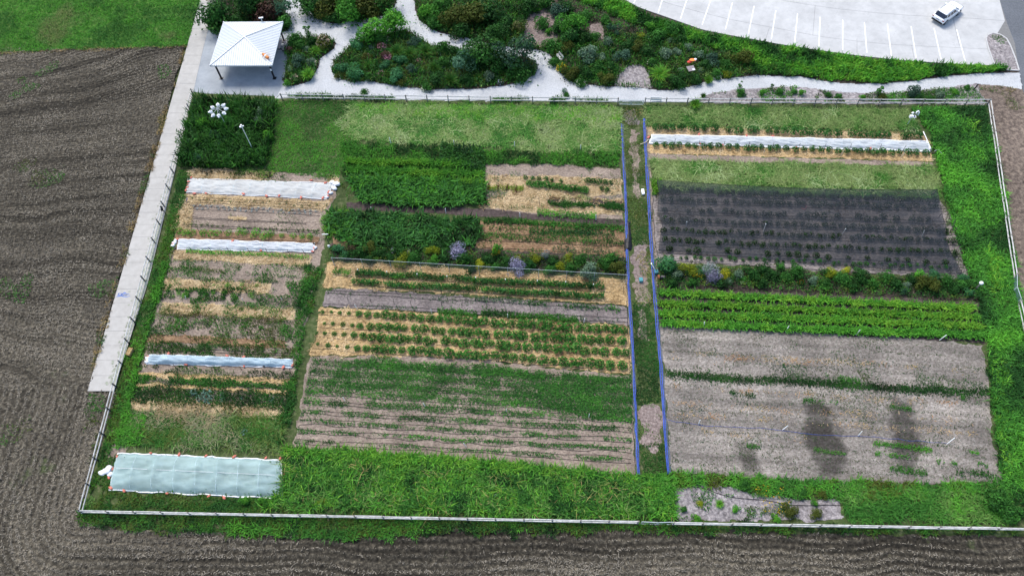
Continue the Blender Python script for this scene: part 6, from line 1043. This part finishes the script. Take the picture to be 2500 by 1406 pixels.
p = G(1601, 668); t = empty('teal_bin', (p[0], p[1], .06), 'teal lidded bin beside the right walk hose', 'bin'); MB().box((0, 0, .25), (.36, .4, .5)).build('body', MAT['teal'], t); MB().box((0, 0, .525), (.42, .46, .05)).build('lid', MAT['teal'], t)
p = G(1564, 686); t = empty('teal_box', (p[0], p[1], .06), 'teal box standing alone on the bare central walk', 'box'); MB().box((0, 0, .16), (.4, .46, .32)).build('body', MAT['teal'], t); MB().box((0, 0, .345), (.45, .5, .05)).build('lid', MAT['teal'], t)
p = G(1613, 681); t = empty('hose_reel', (p[0], p[1], .06), 'black hose reel with rusty round end by the teal bin', 'hose reel', rz=-.1)
MB().tube([(-.2, 0, .28), (.5, 0, .28)], .26, 14).build('drum', MAT['black'], t); MB().tube([(-.42, 0, .28), (-.2, 0, .28)], .32, 14).build('end_disc', MAT['brick'], t)
for k in range(3): MB().bar((.02 + .14 * k, -.1, .55), (.02 + .14 * k, .12, .55), .04).build('strap', MAT['sign'], t)
tag(MB().tube([G(1590, 643, .5), G(1592, 646, .6), G(1598, 657, .25)], [.1, .07, .03], 6).build('white_scoop', MAT['white']), 'white scoop on a stick leaning at the right walk hose', 'scoop')
p = G(1569, 471); t = empty('white_box', (p[0], p[1], .06), 'white oblong box on grass beside the right walk hose', 'box'); MB().box((0, 0, .12), (.33, .8, .24)).build('body', MAT['white'], t); MB().box((0, 0, .255), (.35, .82, .03)).build('lid', MAT['white'], t)
bk = GP([(1527, 541), (1541, 543), (1538, 556), (1542, 575), (1543, 600), (1541, 612), (1524, 615), (1524, 590), (1529, 565)])
def heap(x, y): d = -sdf(np.column_stack([x, y]), bk); return .28 * np.clip(d / .5, 0, 1) ** .6 * (.5 + fbm(x, y, 2.2, 3, 3))
tag(ob('black_tarp', grid_patch('black_tarp', bk, .05, MAT['tarp'], .1, .08, es=2, relief=heap)), 'crumpled black tarp heaped on the left walk hose', 'tarp')
p = G(320, 862); t = empty('straw_bale', (p[0], p[1], .06), 'golden straw bale leaning at the path side fence', 'bale', rz=1.3); V = []; MB().box((0, 0, .24), (.95, .52, .48)).build('bale', MAT['hay'], t)
for q in (-.22, .22): MB().box((q, 0, .245), (.02, .535, .495)).build('twine', MAT['wood'], t)
a, b = G(1357, 142), G(1368, 155); t = empty('garden_bench', (*((a + b) / 2)[:2], .06), 'silvery timber bench facing the gravel fork', 'bench', rz=math.atan2(b[1] - a[1], b[0] - a[0]))
for k in range(3): MB().box((0, .08 + .14 * k, .46), (1.25, .12, .04)).build('seat_slat', MAT['timber'], t)
for k in range(2): MB().box((0, .5 + .03 * k, .68 + .2 * k), (1.25, .04, .12)).build('back_slat', MAT['timber'], t)
for q in (-.55, .55):
    MB().box((q, .05, .22), (.07, .07, .44)).build('leg', MAT['timber'], t); MB().box((q, .48, .46), (.07, .07, .92)).build('leg', MAT['timber'], t); MB().box((q, .26, .66), (.07, .5, .05)).build('armrest', MAT['timber'], t)
P4 = [G(x, y, z) for x, y, z in ((1675, 163, 1.15), (1693, 160, 1.15), (1698, 172, .9), (1682, 175, .9))]; c = sum(P4) / 4; t = empty('display_board', (c[0], c[1], 0), 'tilted grey brown display board with a white sheet among pale shrubs', 'sign')
P4 = [q - (c[0], c[1], 0) for q in P4]; MB().add(P4 + [q - (0, 0, .05) for q in P4], [(3, 2, 1, 0), (4, 5, 6, 7)] + [(i, (i + 1) % 4, (i + 1) % 4 + 4, i + 4) for i in range(4)]).build('board', MAT['sign'], t)
qq = lambda u, v: (P4[0] * (1 - u) + P4[1] * u) * (1 - v) + (P4[3] * (1 - u) + P4[2] * u) * v + np.array([0, 0, .012])
MB().add([qq(.6, .6), qq(.97, .6), qq(.97, .95), qq(.6, .95)], [(3, 2, 1, 0)]).build('paper_sheet', MAT['white'], t); MB().tube([(0, 0, -.1), (0, 0, 1.0)], .06, 6).build('post', MAT['post_d'], t)
p = G(1688, 151, 1.2); t = empty('garden_ornament', (p[0], p[1], 0), 'orange and red winged garden ornament behind the display board', 'ornament'); MB().tube([(0, 0, -.1), (0, 0, 1.2)], .03, 5).build('stake', MAT['post_d'], t)
for x, y, z, rx, ry, mt in ((-.22, -.02, 1.22, .42, .24, 'red'), (.12, .12, 1.4, .42, .3, 'orange'), (.44, .1, 1.36, .24, .24, 'pinkp'), (.58, .22, 1.42, .2, .18, 'cloth'), (-.34, -.1, 1.12, .26, .16, 'orange')):
    g = MB(); ell(g, (x, y, z), (rx, ry, .06), 10, 6); g.build('wing', MAT[mt], t, True)
p = G(2375, 222); tag(MB().bar((p[0], p[1], -.1), (p[0] + .25, p[1] + .1, 1.15), .14, .1).build('dark_post', MAT['black']), 'short black post at the end of the chip strip by the drive', 'post')
p = G(406, 524); t = empty('valve_stand', (p[0], p[1], .05), 'dark valve bundle strapped on a path side fence post', 'valve'); MB().tube([(0, 0, 0), (-.05, 0, 1.35)], .05, 6).build('pipe', MAT['post_d'], t)
for x, y, z, r in ((-.06, 0, 1.15, .17), (-.02, .12, 1.4, .13), (-.14, -.08, 1.0, .12), (-.05, .05, 1.62, .09)): g = MB(); ell(g, (x, y, z), (r, r, r * 1.2), 8, 6); g.build('valve_body', MAT['black'], t, True)
stakes('blue_marker', 'small blue marker stick at the end of the straw seedlings', 'marker', None, 'hose', [(454, 494, 457, 484)], .7, .05)
p = G(1566, 353, .3); tag(MB().tube([G(1563, 353, .25), G(1576, 348, .4), G(1584, 340, .1)], .05, 5).build('yellow_strap', MAT['yellow_s'] if 'yellow_s' in MAT else MAT['wood']), 'pale strap lying over the right walk hose', 'strap')
hose('white_pipe', along([(2253, 324), (2262, 345), (2272, 368)], 8), .06, 'white', 'white pipe at the outer end of the very long cover', 'pipe', .2, .03, n=6)
t = empty('hose_coil', (*G(2277, 371)[:2], .15), 'dark coiled hose at the end of the very long cover', 'hose')
for k in range(3): MB().tube([((.35 + .03 * k) * math.cos(a), (.3 + .03 * k) * math.sin(a), .05 * k) for a in np.linspace(0, 6.283, 20)], .035, 5).build('loop', MAT['drip'], t)
MB().tube([(.1, -.1, .1), (.6, .1, .2), (.9, -.6, .1)], .05, 5).build('connector', MAT['silver'], t)
